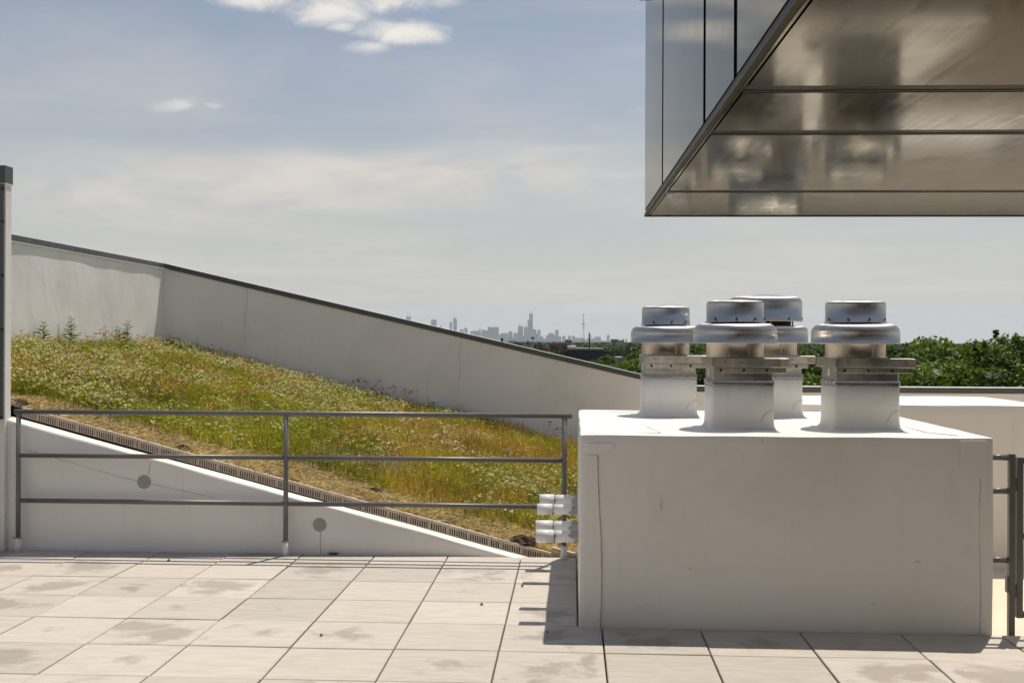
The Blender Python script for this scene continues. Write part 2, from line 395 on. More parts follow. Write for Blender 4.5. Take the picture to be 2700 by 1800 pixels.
for (px, py, d) in ((380, 1270, 36.5), (843, 1383, 36)):
    c = PY(px, py, WY); r = d/2*WY/F
    disc = MB().tube((0, .001, 0), (0, -.004, 0), r, n=40)
    rel(disc.build('round_patch', 'patch_grey', low, (c[0], WY-.0005, c[2])), low)
# membrane lap seams on the wall face
for pts in ([(398, 1212), (391, 1252)], [(845, 1402), (845, 1456)], [(70, 1185), (330, 1260), (560, 1310)]):
    q = [PY(x, y, WY-.001) for x, y in pts]; sb = MB()
    for a_, b__ in zip(q, q[1:]): sb.tube((a_[0], WY-.0012, a_[2]), (b__[0], WY-.0012, b__[2]), .0018, n=6)
    rel(sb.build('seam', 'seam_dark', low), low)

# slotted edging strip behind the wall top
edg = empty('slotted_edging', (-2.4, EG, 0)); tag(edg, 'tan slotted plastic drain edging running down along the sloping wall top', 'edging')
PITCH, NS, HG = .0193, 26, .076
def edging_section(seed):
    rr_ = random.Random(seed); b_ = MB(); L_ = PITCH*NS; sh = lambda x: aG*x
    def slab_(x0, x1, z0, z1, y0=-.006, y1=.006):
        b_.add([(x0, y0, z0+sh(x0)), (x1, y0, z0+sh(x1)), (x1, y1, z0+sh(x1)), (x0, y1, z0+sh(x0)), (x0, y0, z1+sh(x0)), (x1, y0, z1+sh(x1)), (x1, y1, z1+sh(x1)), (x0, y1, z1+sh(x0))],
               [(0, 3, 2, 1), (4, 5, 6, 7), (0, 1, 5, 4), (1, 2, 6, 5), (2, 3, 7, 6), (3, 0, 4, 7)])
    slab_(.001, L_-.001, HG-.018, HG); slab_(.001, L_-.001, 0, .006)
    slab_(.001, L_-.001, HG, HG+.004, -.004, .05)
    for i in range(NS):
        wide = (i % 9 == seed*3 % 9)
        slab_(i*PITCH+.003, i*PITCH+(.0205 if wide else .0132), .006, HG-.018)
        if wide: slab_(i*PITCH+.005, i*PITCH+.013, .02, HG-.006, -.009, -.006)
    return b_.data('edging_section', 'edging_tan')
sec = [edging_section(s_) for s_ in range(3)]
X = -4.69
while X < -.02:
    zt = LG(X)-HG
    if LG(X+PITCH*NS) < -.02: zt = -.02-HG-aG*PITCH*NS*.5
    instance('edging_section', sec[random.randrange(3)], edg, (X+2.4, random.uniform(-.002, .002), zt)); X += PITCH*NS+.001
back = MB(); pts = []
back.add([(-4.7, EG+.03, -.06), (.03, EG+.03, -.06), (.03, EG+.03, max(LG(.03), -.02)-.012), (-.25, EG+.03, -.03), (-4.7, EG+.03, LG(-4.7)-.012)], [(0, 1, 2, 3, 4)])
rel(back.build('dark_backing', 'dark_gap', edg), edg)  # near-black sheet closing the back of the edging slots
# pier wall at the left ----------------------------------------------
pier = empty('end_wall', (-4.9, 9.22, 0)); tag(pier, 'tall white end wall with green metal coping left of the sloping wall', 'wall')
PYF = 9.165
PZ = PY(20, 480, PYF)[2]
pb = MB().box(-9.3, -4.735, PYF, PYF+.105, -.07, PZ)
rel(pb.build('wall_body', 'membrane_white', pier, bevel=.008), pier)
ct = PY(14, 443, PYF)[2]
rel(MB().box(-9.3, -4.728, PYF-.022, PYF+.112, PZ-.01, ct+.02).build('coping', 'cap_green', pier, bevel=.004), pier)
rel(MB().box(-9.3, -4.725, PYF-.018, PYF+.110, PZ-.017, PZ-.0105).build('drip_edge', 'drip_edge', pier), pier)
zb_ = PY(5, 1105, PYF)[2]
rel(MB().box(-9.3, -4.742, PYF-.028, PYF-.002, zb_, PZ-.02).build('metal_panel', 'cap_green', pier, bevel=.003), pier)
for zz in (zb_+.02, zb_+.75, zb_+1.2, zb_+1.65, PZ-.06):
    rel(MB().tube((-4.745, PYF-.034, zz), (-4.745, PYF-.028, zz), .012, n=10).build('screw', 'rubber', pier), pier)

# tall parapets round the green roof ---------------------------------
YB, XLW = 18.0, -6.64
KZ = PY(415, 695, YB)[2]; q = PY(1683, 990, YB); SLB = (KZ-q[2])/(PY(415, 695, YB)[0]-q[0]); FZ = PY(2500, 1022, YB)[2]
XF = XLW+(FZ-KZ)/SLB
CAPH = .08
bw = empty('back_parapet', (-2, YB, 0)); tag(bw, 'long white parapet sloping down behind the meadow, with dark metal coping', 'parapet')
rel(MB().prism([(XLW-.3, -.2), (XF, -.2), (XF, FZ-CAPH), (XLW, KZ-CAPH), (XLW-.3, KZ-CAPH)], 'y', YB, YB+.25).build('wall_body', 'membrane_white', bw), bw)
n_c = 4; xs = [XLW+.0, -4.2, -1.9, -.1, XF]
for a_, b__ in zip(xs, xs[1:]):
    za, zb2 = KZ+SLB*(a_-XLW), KZ+SLB*(b__-XLW)
    g_ = .002
    rel(MB().prism([(a_+g_, za-CAPH+.004), (b__-g_, zb2-CAPH+.004), (b__-g_, zb2), (a_+g_, za)], 'y', YB-.02, YB+.29).build('coping_section', 'cap_green', bw), bw)
    rel(MB().prism([(a_+g_, za+.0005), (b__-g_, zb2+.0005), (b__-g_, zb2+.006), (a_+g_, za+.006)], 'y', YB-.021, YB+.28).build('coping_edge', 'drip_edge', bw), bw)
for px in (1215, 640):
    X = (px-1510)/F*YB; zt = KZ+SLB*(X-XLW)-CAPH
    sb = MB(); zs = np.linspace(zt, zt-.95, 12)
    for i_ in range(11): sb.tube((X+.01*math.sin(i_*.9+px)-.004*i_, YB-.0015, zs[i_]), (X+.01*math.sin((i_+1)*.9+px)-.004*(i_+1), YB-.0015, zs[i_+1]), .0024, n=5, caps=False)
    rel(sb.build('seam', 'seam_dark', bw), bw)
fw_ = empty('flat_parapet', (7, YB, 0)); tag(fw_, 'level white parapet with dark coping in front of the leafy trees', 'parapet')
rel(MB().box(XF+.002, 13.9, YB, YB+.25, -.2, FZ-CAPH*1.1).build('wall_body', 'membrane_white', fw_), fw_)
for a_, b__ in ((XF, 4.6), (4.6, 7.6), (7.6, 10.6), (10.6, 13.9)):
    rel(MB().box(a_+.002, b__-.002, YB-.02, YB+.29, FZ-CAPH*1.1+.004, FZ).build('coping_section', 'cap_green', fw_), fw_)
    rel(MB().box(a_+.002, b__-.002, YB-.021, YB+.28, FZ+.0005, FZ+.006).build('coping_edge', 'drip_edge', fw_), fw_)
lw = empty('side_parapet', (XLW, 13.5, 0)); tag(lw, 'white side parapet in sunlight where the meadow meets tall leafy weeds', 'parapet')
# sagging membrane: slight waves across the sheet
mb = MB(); ny, nz = 60, 14
def wav(y, z): return .007*math.sin(y*2.3)+.006*math.sin(y*5.1+z*3)+.006*math.sin(z*7+y)
for i in range(ny+1):
    for j in range(nz+1):
        y = 9.32+(YB-9.32)*i/ny; z = -.2+(KZ-.08+.2)*j/nz
        mb.v.append((XLW+(wav(y, z)*.45-.015 if 0 < j < nz else -.01), y, z))
for i in range(ny):
    for j in range(nz):
        a_ = i*(nz+1)+j; mb.f.append((a_, a_+1, a_+nz+2, a_+nz+1)); mb.mi.append(0); mb.sm.append(True)
mb.box(XLW-.3, XLW-.05, 9.32, YB-.001, -.2, KZ-.078)
rel(mb.build('wall_body', 'membrane_white', lw), lw)
for a_, b__ in ((9.35, 12.4), (12.4, 15.4), (15.4, YB-.03)):
    rel(MB().box(XLW-.32, XLW+.006, a_+.002, b__-.002, KZ-.075, KZ).build('coping_section', 'cap_green', lw), lw)
    rel(MB().box(XLW-.31, XLW+.012, a_+.002, b__-.002, KZ-.086, KZ-.0755).build('drip_edge', 'drip_edge', lw), lw)
    for yy in np.arange(a_+.4, b__, .6): rel(MB().tube((XLW+.006, yy, KZ-.04), (XLW+.012, yy, KZ-.04), .012, n=8).build('screw', 'screw', lw), lw)

# equipment plinth with the fans -------------------------------------
pl = empty('fan_plinth', ((BX0+BX1)/2, (BY0+BY1)/2, 0)); tag(pl, 'large white membrane covered plinth carrying four exhaust fans', 'plinth')
# rounded box with softly uneven faces
def soft_box(x0, x1, y0, y1, z0, z1, n=(40, 30, 18), r=.024, amp=.002):
    b_ = MB()
    def grid(o, u, v, nu, nv):
        base_ = len(b_.v)
        for i in range(nu+1):
            for j in range(nv+1): b_.v.append(tuple(np.array(o)+np.array(u)*i/nu+np.array(v)*j/nv))
        for i in range(nu):
            for j in range(nv):
                a_ = base_+i*(nv+1)+j; b_.f.append((a_, a_+nv+1, a_+nv+2, a_+1)); b_.mi.append(0); b_.sm.append(True)
    X_, Y_, Z_ = x1-x0, y1-y0, z1-z0
    grid((x0, y0, z0), (X_, 0, 0), (0, 0, Z_), n[0], n[2]); grid((x0, y1, z0), (X_, 0, 0), (0, 0, Z_), n[0], n[2])
    grid((x0, y0, z0), (0, Y_, 0), (0, 0, Z_), n[1], n[2]); grid((x1, y0, z0), (0, Y_, 0), (0, 0, Z_), n[1], n[2])
    grid((x0, y0, z1), (X_, 0, 0), (0, Y_, 0), n[0], n[1])
    vs = np.array(b_.v); lo = np.array([x0+r, y0+r, z0-1]); hi = np.array([x1-r, y1-r, z1-r])
    cl_ = np.clip(vs, lo, hi); d_ = vs-cl_; ln = np.linalg.norm(d_, axis=1, keepdims=True); m_ = ln[:, 0] > 1e-9
    vs[m_] = cl_[m_]+d_[m_]/ln[m_]*np.minimum(ln[m_], r)
    fac = np.clip((vs[:, 2]-z0)/.1, 0, 1)
    vs += fac[:, None]*amp*np.c_[np.sin(vs[:, 1]*7+vs[:, 2]*5), np.sin(vs[:, 0]*6+vs[:, 2]*4.1), .8*np.sin(vs[:, 0]*8+1.3*np.sin(vs[:, 1]*5))]
    b_.v = [tuple(x) for x in vs]; return b_
rel(soft_box(BX0, BX1, BY0, BY1, -.07, BZ, (80, 70, 40)).build('plinth_body', 'membrane_white', pl), pl)
def sheet(name, outline, y, mat_='membrane_white', th=.003, par=pl):
    return rel(MB().prism(outline, 'y', y-th, y).build(name, mat_, par), par)
edge = [(.175+.006*math.sin(z*5)-.03*max(0, z-.55), z) for z in np.linspace(-.05, 1.06, 16)]
sheet('corner_sheet', [(BX0+.032, -.05)]+edge+[(BX0+.032, 1.06)], BY0-.003, th=.003)
sb = MB()
for a_, b__ in zip(edge, edge[1:]): sb.tube((a_[0]+.001, BY0-.0065, a_[1]), (b__[0]+.001, BY0-.0065, b__[1]), .0022, n=6)
rel(sb.build('seam', 'seam_dark', pl), pl)
P3 = lambda x, y: PY(x, y, BY0)
a_ = P3(2532, 1156); b__ = P3(2609, 1236)
sheet('corner_patch', [(a_[0], b__[2]), (b__[0]-.015, b__[2]+.004), (b__[0]-.015, a_[2]-.012), (a_[0], a_[2]-.012)], BY0-.002, th=.004)
arc = [(BX0+.05+.085*math.cos(th)+.075, 1.135+.05*math.sin(th)*1.3) for th in np.linspace(math.pi, 2*math.pi, 14)]
sheet('corner_patch', arc, BY0-.004, th=.003)
sb = MB()
for z0_, z1_ in zip(np.linspace(-.03, .95, 10), np.linspace(-.03, .95, 10)[1:]): sb.tube((2.465+.004*math.sin(z0_*7), BY0-.001, z0_), (2.465+.004*math.sin(z1_*7), BY0-.001, z1_), .0018, n=5, caps=False)
rel(sb.build('seam', 'seam_dark', pl), pl)
for (pa, pb_) in (((.075, 9.2), (.62, 9.2)), ((.62, 9.2), (.62, 8.8)), ((.10, 7.05), (.55, 7.06)), ((.55, 7.06), (.50, 7.6)), ((2.25, 7.3), (2.37, 7.06)), ((2.25, 8.9), (2.25, 7.3))):
    rel(MB().tube((*pa, BZ+.0008), (*pb_, BZ+.0008), .0022, n=5).build('seam', 'seam_dark', pl), pl)

for (px, pa, pb_) in ():
    xx = PY(px, 1400, BY0)[0]; za, zb4 = PY(px, pa, BY0)[2], PY(px, pb_, BY0)[2]; sb = MB(); zz = np.linspace(za, zb4, 14)
    for i_ in range(13): sb.tube((xx+.003*math.sin(i_*1.3+px), BY0+.0012, zz[i_]), (xx+.003*math.sin((i_+1)*1.3+px), BY0+.0012, zz[i_+1]), .0016, n=5, caps=False)
    rel(sb.build('seam', 'membrane_scuff', pl), pl)
for (px, py, w_, h_) in ((1742, 1330, .012, .07), (1819, 1497, .018, .014), (2010, 1160, .006, .03), (2420, 1480, .03, .008), (1690, 1600, .05, .007), (2300, 1590, .04, .006)):
    c_ = PY(px, py, BY0); rel(MB().prism([(c_[0]+w_*.5*math.cos(a_)*random.uniform(.7, 1.2), c_[2]+h_*.5*math.sin(a_)*random.uniform(.7, 1.2)) for a_ in np.linspace(0, 2*math.pi, 11)[:-1]], 'y', BY0-.0052, BY0+.002).build('scuff', 'membrane_scuff', pl), pl)
# second curb behind -------------------------------------------------
C2Z = PY(2400, 1066, 9.5)[2]
c2 = soft_box(1.85, 3.95, 9.5, 11.05, -.1, C2Z, (60, 40, 30), .025, .002).build('roof_curb', 'membrane_white')
tag(c2, 'plain white box curb behind the fan plinth, with no fans on it', 'curb')
c2.location = (0, 0, 0)

# ------------------------------------------------------------------ exhaust fans
def rounded_sq(hx, hy, r, n=5):
    out = []
    for (sx, sy_, a0) in ((1, 1, 0), (-1, 1, 90), (-1, -1, 180), (1, -1, 270)):
        for k in range(n+1):
            th = math.radians(a0+90*k/n); out.append((sx*(hx-r)+r*math.cos(th), sy_*(hy-r)+r*math.sin(th)))
    return out
def loft(rings):
    b_ = MB(); n = len(rings[0])
    for rg in rings: b_.v += rg
    for k in range(len(rings)-1):
        for i in range(n): b_.f.append((k*n+i, k*n+(i+1) % n, (k+1)*n+(i+1) % n, (k+1)*n+i)); b_.mi.append(0); b_.sm.append(True)
    b_.f.append(tuple((len(rings)-1)*n+i for i in range(n))); b_.mi.append(0); b_.sm.append(False)
    return b_
def arcp(cx, cz, r, a0, a1, n=6): return [(cx+r*math.cos(math.radians(a0+(a1-a0)*k/n)), cz+r*math.sin(math.radians(a0+(a1-a0)*k/n))) for k in range(n+1)]
def fan(x0, y0, cs, s, label, big=False, rot=0.):
    """x0,y0: front left corner of the curb; cs: curb side; s: fan size"""
    T = empty('exhaust_fan', (x0+cs/2, y0+cs/2, BZ)); tag(T, label, 'fan', 'exhaust fans on the white plinth')
    HOST = [T]; h = cs/2; Hc = .32; SZ = .955
    rings = []
    for (e, z) in ((.036, .0005), (.020, .005), (.009, .016), (.004, .035), (.001, .07), (.0, .15), (.0, Hc)):
        rings.append([(px*(1), py, z) for px, py in rounded_sq(h+e, h+e, .022+e*.6)])
    loft(rings).build('curb', 'membrane_white', T)
    # quarter round corner patches low on the curb
    qa = [(h-.085, .03)]+[(h-.085+.0*k+.085*(1-math.cos(math.radians(90*k/8))), .03+.1*math.sin(math.radians(90*k/8))) for k in range(1, 9)]
    sb = MB()
    for (a_, b__) in zip(qa, qa[1:]): sb.tube((a_[0], -h-.0015, a_[1]), (b__[0], -h-.0015, b__[1]), .0016, n=5)
    sb.build('patch_seam', 'seam_dark', T)
    # termination bar with screws
    z0, z1 = Hc-.032, Hc+.002
    loft([[(x, y, z0) for x, y in rounded_sq(h+.004, h+.004, .02)], [(x, y, z1) for x, y in rounded_sq(h+.004, h+.004, .02)]]).build('termination_bar', 'aluminium', T); HOST[0] = T.children[-1]
    def screw(x, z, y=-h-.004, r=.0085, axis='y'):
        d = MB()
        if axis == 'y': d.tube((x, y+.001, z), (x, y-.006, z), r, r*.7, n=10)
        else: d.tube((-h-.003, x, z), (-h-.010, x, z), r, r*.7, n=10)
        return d.build('screw', 'rubber' if r > .009 else 'screw', HOST[0])
    for fx in (-.6, .0, .62): screw(fx*h, Hc-.015)
    for fy in (-.72, -.3): screw(fy*h, Hc-.013, axis='x')
    # adapter, channel and hinged base pan (wider than the curb to the right and the back)
    loft([[(x, y, Hc+.0025) for x, y in rounded_sq(h-.006, h-.006, .012)], [(x, y, Hc+.14) for x, y in rounded_sq(h-.006, h-.006, .012)]]).build('adapter', 'galvanised', T)
    pw = cs*1.215; px0, px1 = -h+.0, -h+pw; py0, py1 = -h-.012, -h+cs*1.28
    HOST[0] = MB().box(px0+.012, px1-.012 if not big else px1-.05, py0+.002, py0+.04, Hc+.052, Hc+.084).build('hinge_channel', 'galvanised', T, bevel=.002)
    for fx in (.12, .42, .72): screw(px0+fx*pw, Hc+.068, y=py0+.001, r=.0105)
    ztop = Hc+.147
    HOST[0] = MB().box(px0-.004, px1, py0-.008, py1, Hc+.088, ztop).build('base_pan', 'galvanised', T, bevel=.004)
    for fx in (.16, .4, .66, .9): screw(px0+fx*pw, Hc+.12, y=py0-.008, r=.008)
    MB().box(px1-.05, px1+.004, py0-.012, py0-.0085, Hc+.09, ztop-.004).build('latch_plate', 'aluminium', T, bevel=.001)
    MB().add([(px0+.02, py0+.02, ztop+.001), (px1-.06, py0+.02, ztop+.001), (px1-.02, py0+.16, ztop+.004), (px0+.1, py1-.02, ztop+.004)], [(0, 1, 2, 3)]).build('gasket', 'rubber', T)
    cx, cyy = -h+pw/2-(.085 if big else .06), -h+cs*.62
    def part(prof, name, m='aluminium'):
        o = MB().lathe([(r*s, z*SZ) for r, z in prof], 80, (0, 0, 0)).build(name, m, T, (cx, cyy, ztop)); return o
    rn = .203 if not big else .245
    part([(rn+.018, .001), (rn+.016, .006), (rn, .010), (rn, .128)], 'throat')
    MB().box(-.006, .006, -rn*s-.004, -rn*s+.004, .008, .104).build('throat_seam', 'galvanised', T, (cx, cyy, ztop)).rotation_euler = (0, 0, .35)
    if not big:
        R = .298; zb0, zb1 = .103, .236
        part([(rn+.01, zb0+.03), (R-.012, zb0+.004), (R+.006, zb0-.003), (R+.006, zb0+.003), (R, zb0+.005), (R, zb1-.062)]+arcp(R-.062, zb1-.062, .062, 0, 90, 9)[1:]+[(.20, zb1+.004), (.12, zb1+.004)], 'windband')
        part([(.17, zb1-.01), (.17, zb1+.016)], 'motor_gap', 'rubber')
        rt = .204; zt0, zt1 = zb1+.012, zb1+.158
        part([(.16, zt0+.006), (rt+.011, zt0-.003), (rt+.011, zt0+.002), (rt, zt0+.004), (rt, zt1-.022)]+arcp(rt-.022, zt1-.022, .022, 0, 80, 6)[1:]+[(.1, zt1+.008), (.05, zt1+.012), (.0005, zt1+.013)], 'motor_cover'); mc = T.children[-1]
    else:
        R = .33; zb0, zb1 = .105, .240
        part([(rn+.01, zb0+.03), (R-.012, zb0+.004), (R+.006, zb0-.003), (R+.006, zb0+.003), (R, zb0+.005), (R, zb1-.045)]+arcp(R-.045, zb1-.045, .045, 0, 90, 9)[1:]+[(.20, zb1+.004), (.12, zb1+.004)], 'windband')
        part([(.2, zb1-.01), (.2, zb1+.045)], 'motor_gap', 'rubber')
        rt = .285; zt0, zt1 = zb1+.04, zb1+.245
        part([(.2, zt0+.006), (rt+.011, zt0-.003), (rt+.011, zt0+.003), (rt, zt0+.005), (rt, zt1-.06)]+arcp(rt-.055, zt1-.06, .055, 0, 75, 8)[1:]+[(.12, zt1+.008), (.06, zt1+.012), (.0005, zt1+.013)], 'motor_cover'); mc = T.children[-1]
    for th in (-150, -105, -65, -20, 40, 120):
        a_ = math.radians(th+rot); c_, s_ = math.cos(a_), math.sin(a_)
        MB().tube(((rt*s-.002)*c_, (rt*s-.002)*s_, zt0*SZ+.022), ((rt*s+.006)*c_, (rt*s+.006)*s_, zt0*SZ+.022), .006, n=8).build('cover_screw', 'rubber', mc)
    for th in (-130, -95, -50, 30, 150):
        a_ = math.radians(th+rot); c_, s_ = math.cos(a_), math.sin(a_); rb = rt*s-.03
        MB().tube((rb*c_, rb*s_, zb1*SZ), (rb*c_, rb*s_, zt0*SZ), .006, n=8).build('support_bolt', 'screw', T, (cx, cyy, ztop))
    # small data plate stuck on the adapter's left face
    if not big: MB().box(-h-.003, -h+.004, -h*.35, -h*.35+.045, Hc+.03, Hc+.075).build('rating_label', 'drip_edge', T)
    return T
fan(.90, 7.36, .402, .93, 'exhaust fan on white curb, front left one of the four on the plinth', rot=10)
fan(1.70, 7.42, .42, .965, 'exhaust fan on white curb nearest the free right end of the plinth', rot=-12)
fan(.54, 8.62, .405, .91, 'smallest exhaust fan at the railing end of the plinth, rear row', rot=25)
fan(1.345, 8.70, .41, 1.0, 'exhaust fan with the wide domed motor cover in the rear row', big=True, rot=5)

# ------------------------------------------------------------------ PVC pipes out of the plinth
for k, (Y, r, xo, lab) in enumerate(((8.83, .052, .31, 'thickest white plastic pipe stub from the plinth side, closest to the railing'),
                                     (8.38, .042, .315, 'second white plastic pipe stub counted from the railing, with a dark grey band'),
                                     (7.60, .042, .30, 'third white plastic pipe stub counted from the railing on the plinth side'),
                                     (7.22, .042, .285, 'white plastic pipe stub farthest from the railing on the plinth side'))):
    z = .512; T = empty('pipe_stub', (BX0-.15, Y, z)); tag(T, lab, 'pipe', 'white pipe stubs in the plinth side')
    x1 = BX0+.01; x0 = x1-xo
    b_ = MB(); rp = r-.004
    for (xa, xb, rr_) in ((x0, x0+.115, r), (x0+.115, x1, rp)): b_.tube((xa-T.location.x, 0, 0), (xb-T.location.x, 0, 0), rr_, n=32, caps=True)
    b_.build('pipe', 'pvc', T)
    MB().tube((x0-.001-T.location.x, 0, 0), (x0+.004-T.location.x, 0, 0), rp*.9, n=32).build('bore', 'dark_gap', T)
    # irregular grey sleeve by the wall
    n = 28; b_ = MB()
    for i in range(n):
        th = 2*math.pi*i/n; c_, s_ = math.cos(th)*(rp+.0012), math.sin(th)*(rp+.0012)
        e_ = .055+.018*math.sin(th*2+k)+.012*math.sin(th*5+k*2)
        b_.v += [(x1-e_-T.location.x, c_, s_), (x1-.002-T.location.x, c_, s_)]
    for i in range(n): b_.f.append((2*i, 2*((i+1) % n), 2*((i+1) % n)+1, 2*i+1)); b_.mi.append(0); b_.sm.append(True)
    b_.build('grey_band', 'pvc_grey', T)
    b_ = MB()
    for i in range(n):
        th = 2*math.pi*i/n; c_, s_ = math.cos(th)*(r+.0008), math.sin(th)*(r+.0008); w_ = .004+.004*math.sin(th*3+k*1.7)+.003*math.sin(th*7)
        b_.v += [(x0+.1165-T.location.x, c_*.99, s_*.99), (x0+.1165+abs(w_)-T.location.x, c_*.97, s_*.97)]
    for i in range(n): b_.f.append((2*i, 2*((i+1) % n), 2*((i+1) % n)+1, 2*i+1)); b_.mi.append(0); b_.sm.append(True)
    b_.build('glue_line', 'glue_dirt', T)
    MB().tube((x1-.003-T.location.x, 0, 0), (x1-.014-T.location.x, 0, 0), r+.014, r+.008, n=28).build('pipe_boot', 'membrane_white', T)

# ------------------------------------------------------------------ railings
RY = 9.105
posts = [G(52, 1452)[0], G(750, 1466)[0], G(1487, 1474)[0]]
T = empty('guard_railing', (posts[1], RY, 0)); tag(T, 'long dark grey pipe railing in front of the sloping wall and meadow', 'railing')
ZT, Z2, Z3, RR = 1.16, .80, .425, .0205
for k, X in enumerate(posts):
    rel(MB().tube((0, 0, .0), (0, 0, ZT-.012), .0195, n=20).build('post', 'rail_grey', T, (X, RY, 0)), T)
    ps = T.children[-1]
    MB().tube((0, 0, .0005), (0, 0, .112), .0265, n=24).build('post_sleeve', 'pvc', ps)
    MB().tube((0, 0, .112), (0, 0, .122), .0285, n=24).tube((-.03, -.012, .117), (-.045, -.018, .117), .006, n=8).tube((.02, -.02, .118), (.035, -.03, .126), .004, n=6).build('hose_clamp', 'galvanised', ps)
for X in posts:
    for z_ in (ZT-.016, Z2, Z3): rel(MB().lathe([(.0195, -.012), (.0225, -.006), (.0225, .006), (.0195, .012)], 16).build('weld', 'rail_grey', T, (X, RY, z_-(.006 if z_ > 1 else 0))), T)
rel(MB().tube((posts[0]-.035, RY, ZT), (posts[2]+.06, RY, ZT), RR, n=24).build('top_rail', 'rail_grey', T), T)
for z_ in (Z2, Z3):
    for a_, b__ in zip(posts, posts[1:]): rel(MB().tube((a_+.014, RY, z_), (b__-.014, RY, z_), .0195, n=20).build('rail', 'rail_grey', T), T)
# the railing at the plinth's right end, and the gate beside it
GY = 7.04
T = empty('short_railing', (2.68, GY, 0)); tag(T, 'short dark railing between the right end of the plinth and the gate', 'railing')
gx = G(2666, 1664)[0]
rel(MB().box(gx-.0185, gx+.0185, GY-.0185, GY+.0185, -.085, 1.085).build('post', 'rail_grey', T, bevel=.003), T)
for z_ in (1.062, .857, .435): rel(MB().tube((BX1+.002, GY, z_), (gx-.021, GY, z_), .0185, n=20).build('rail', 'rail_grey', T), T)
rel(MB().box(gx-.031, gx-.022, GY-.02, GY+.015, .24, .34).build('hinge_plate', 'rail_grey', T), T)
rel(MB().box(gx-.06, gx+.06, GY-.06, GY+.06, -.088, -.078).build('base_plate', 'rail_grey', T), T)
T = empty('railing_gate', (gx+.06, GY, .1)); tag(T, 'dark metal gate frame hung beside the short railing, just clear of the floor', 'gate')
for x_ in (gx+.048, gx+.95): rel(MB().box(x_-.018, x_+.018, GY-.018, GY+.018, .085, 1.065).build('stile', 'rail_grey', T, bevel=.003), T)
for z_ in (1.045, .585, .105): rel(MB().box(gx+.069, gx+.929, GY-.018, GY+.018, z_-.019, z_+.019).build('rail', 'rail_grey', T, bevel=.003), T)
for z_ in (.25, .9): rel(MB().box(gx+.0217, gx+.0268, GY-.012, GY+.012, z_-.04, z_+.04).build('hinge', 'rail_grey', T), T)

# ------------------------------------------------------------------ overhanging metal building
YF = 6.3
c0_ = PY(1700, 570, YF); e2 = np.array([.0158, -1, 0]); e2 /= np.linalg.norm(e2); ang = math.atan2(e2[0], -e2[1])
BL = empty('overhanging_building', tuple(c0_), ang); tag(BL, 'overhanging building volume clad in reflective metal panels with a shiny soffit', 'building')
# local frame: x to the right, y toward the camera is negative
ZTOP = 3.665-c0_[2]; LEN, WID = 13., 8.
js = [0., 1.03, 2.50, 3.15, 4.62, 5.27, 6.74, 7.39, 8.9, 9.5, 11.0, 13.]
MB().box(.03, WID-.03, -LEN+.03, -.03, .02, ZTOP-.02).build('core', 'dark_gap', BL)
for a_, b__ in zip(js, js[1:]):
    g_ = .03
    if a_: MB().box(.014, .026, -a_-.034, -a_+.034, .037, ZTOP-.004).build('joint_backing', 'trim_black', BL)
    MB().box(0., .012, -b__+g_, -a_-(g_ if a_ else 0), .037, ZTOP).build('wall_panel', 'wall_metal', BL)
    xs_ = [.0265, 3.4, 6.6, WID-.05]
    for x0_, x1_ in zip(xs_, xs_[1:]):
        MB().box(x0_+.002, x1_-.002, -b__+.045, -a_-(.045 if a_ else .03), .0, .018).build('soffit_panel', 'soffit_metal', BL)
    for sg in ((-1, 1) if a_ else ()): MB().box(.0265, WID-.05, -a_+sg*.034-.0095, -a_+sg*.034+.0095, .0015, .017).build('painted_gap_shade', 'trim_black', BL)  # black bars stand in for the shade inside the joint gaps
    if a_: MB().box(.0265, WID-.05, -a_-.024, -a_+.024, .003, .018).build('joint_strip', 'trim_metal', BL)
MB().box(.004, .022, -LEN, -.0, .009, .036).build('black_reveal', 'trim_black', BL)
MB().box(-.004, .013, -LEN, .006, .0, .0085).build('edge_trim', 'trim_metal', BL, bevel=.002)
MB().box(.0155, .0235, -LEN, -.03, .002, .016).build('edge_trim', 'soffit_metal', BL)
MB().box(.0, WID, -.026, .004, -.004, .02).build('end_trim', 'trim_metal', BL, bevel=.002)
for x0_, x1_ in ((.03, 2.6), (2.61, 5.2), (5.21, WID)):
    MB().box(x0_, x1_, -.028, .0, .026, ZTOP).build('wall_panel', 'wall_metal', BL)
MB().box(-.035, WID+.03, -LEN, .035, ZTOP+.002, ZTOP+.09).build('roof_edge', 'trim_black', BL, bevel=.003)
# unseen lower volume under the overhang, added behind right for the metal to reflect
MB().box(2.6, WID-.3, -LEN+.3, -5.6, -c0_[2]-.06, -.003).build('added_lower_storey', 'glazed_wall', BL)
for k in range(5): MB().box(2.56, 2.598, -LEN+.35+k*1.55, -LEN+.41+k*1.55, -c0_[2]-.06, -.003).build('mullion', 'trim_black', BL)
ph = empty('bounce_wall', (-3.5, -5.6, -.09)); tag(ph, 'added unseen beige wall behind the viewpoint, bouncing light onto the terrace', 'building')  # added out of view so its sunlit face brightens the shaded walls
rel(MB().box(-9.8, .2, -6.4, -5.0, -.09, 3.3).build('wall', 'bounce_wall_render', ph), ph); rel(MB().box(-9.85, .25, -6.45, -4.95, 3.302, 3.42).build('coping', 'cap_green', ph), ph)
for x_ in (-7.6, -4.9, -2.2): rel(MB().box(x_-.6, x_+.6, -4.998, -4.97, .8, 2.4).build('window', 'glazed_wall', ph), ph)
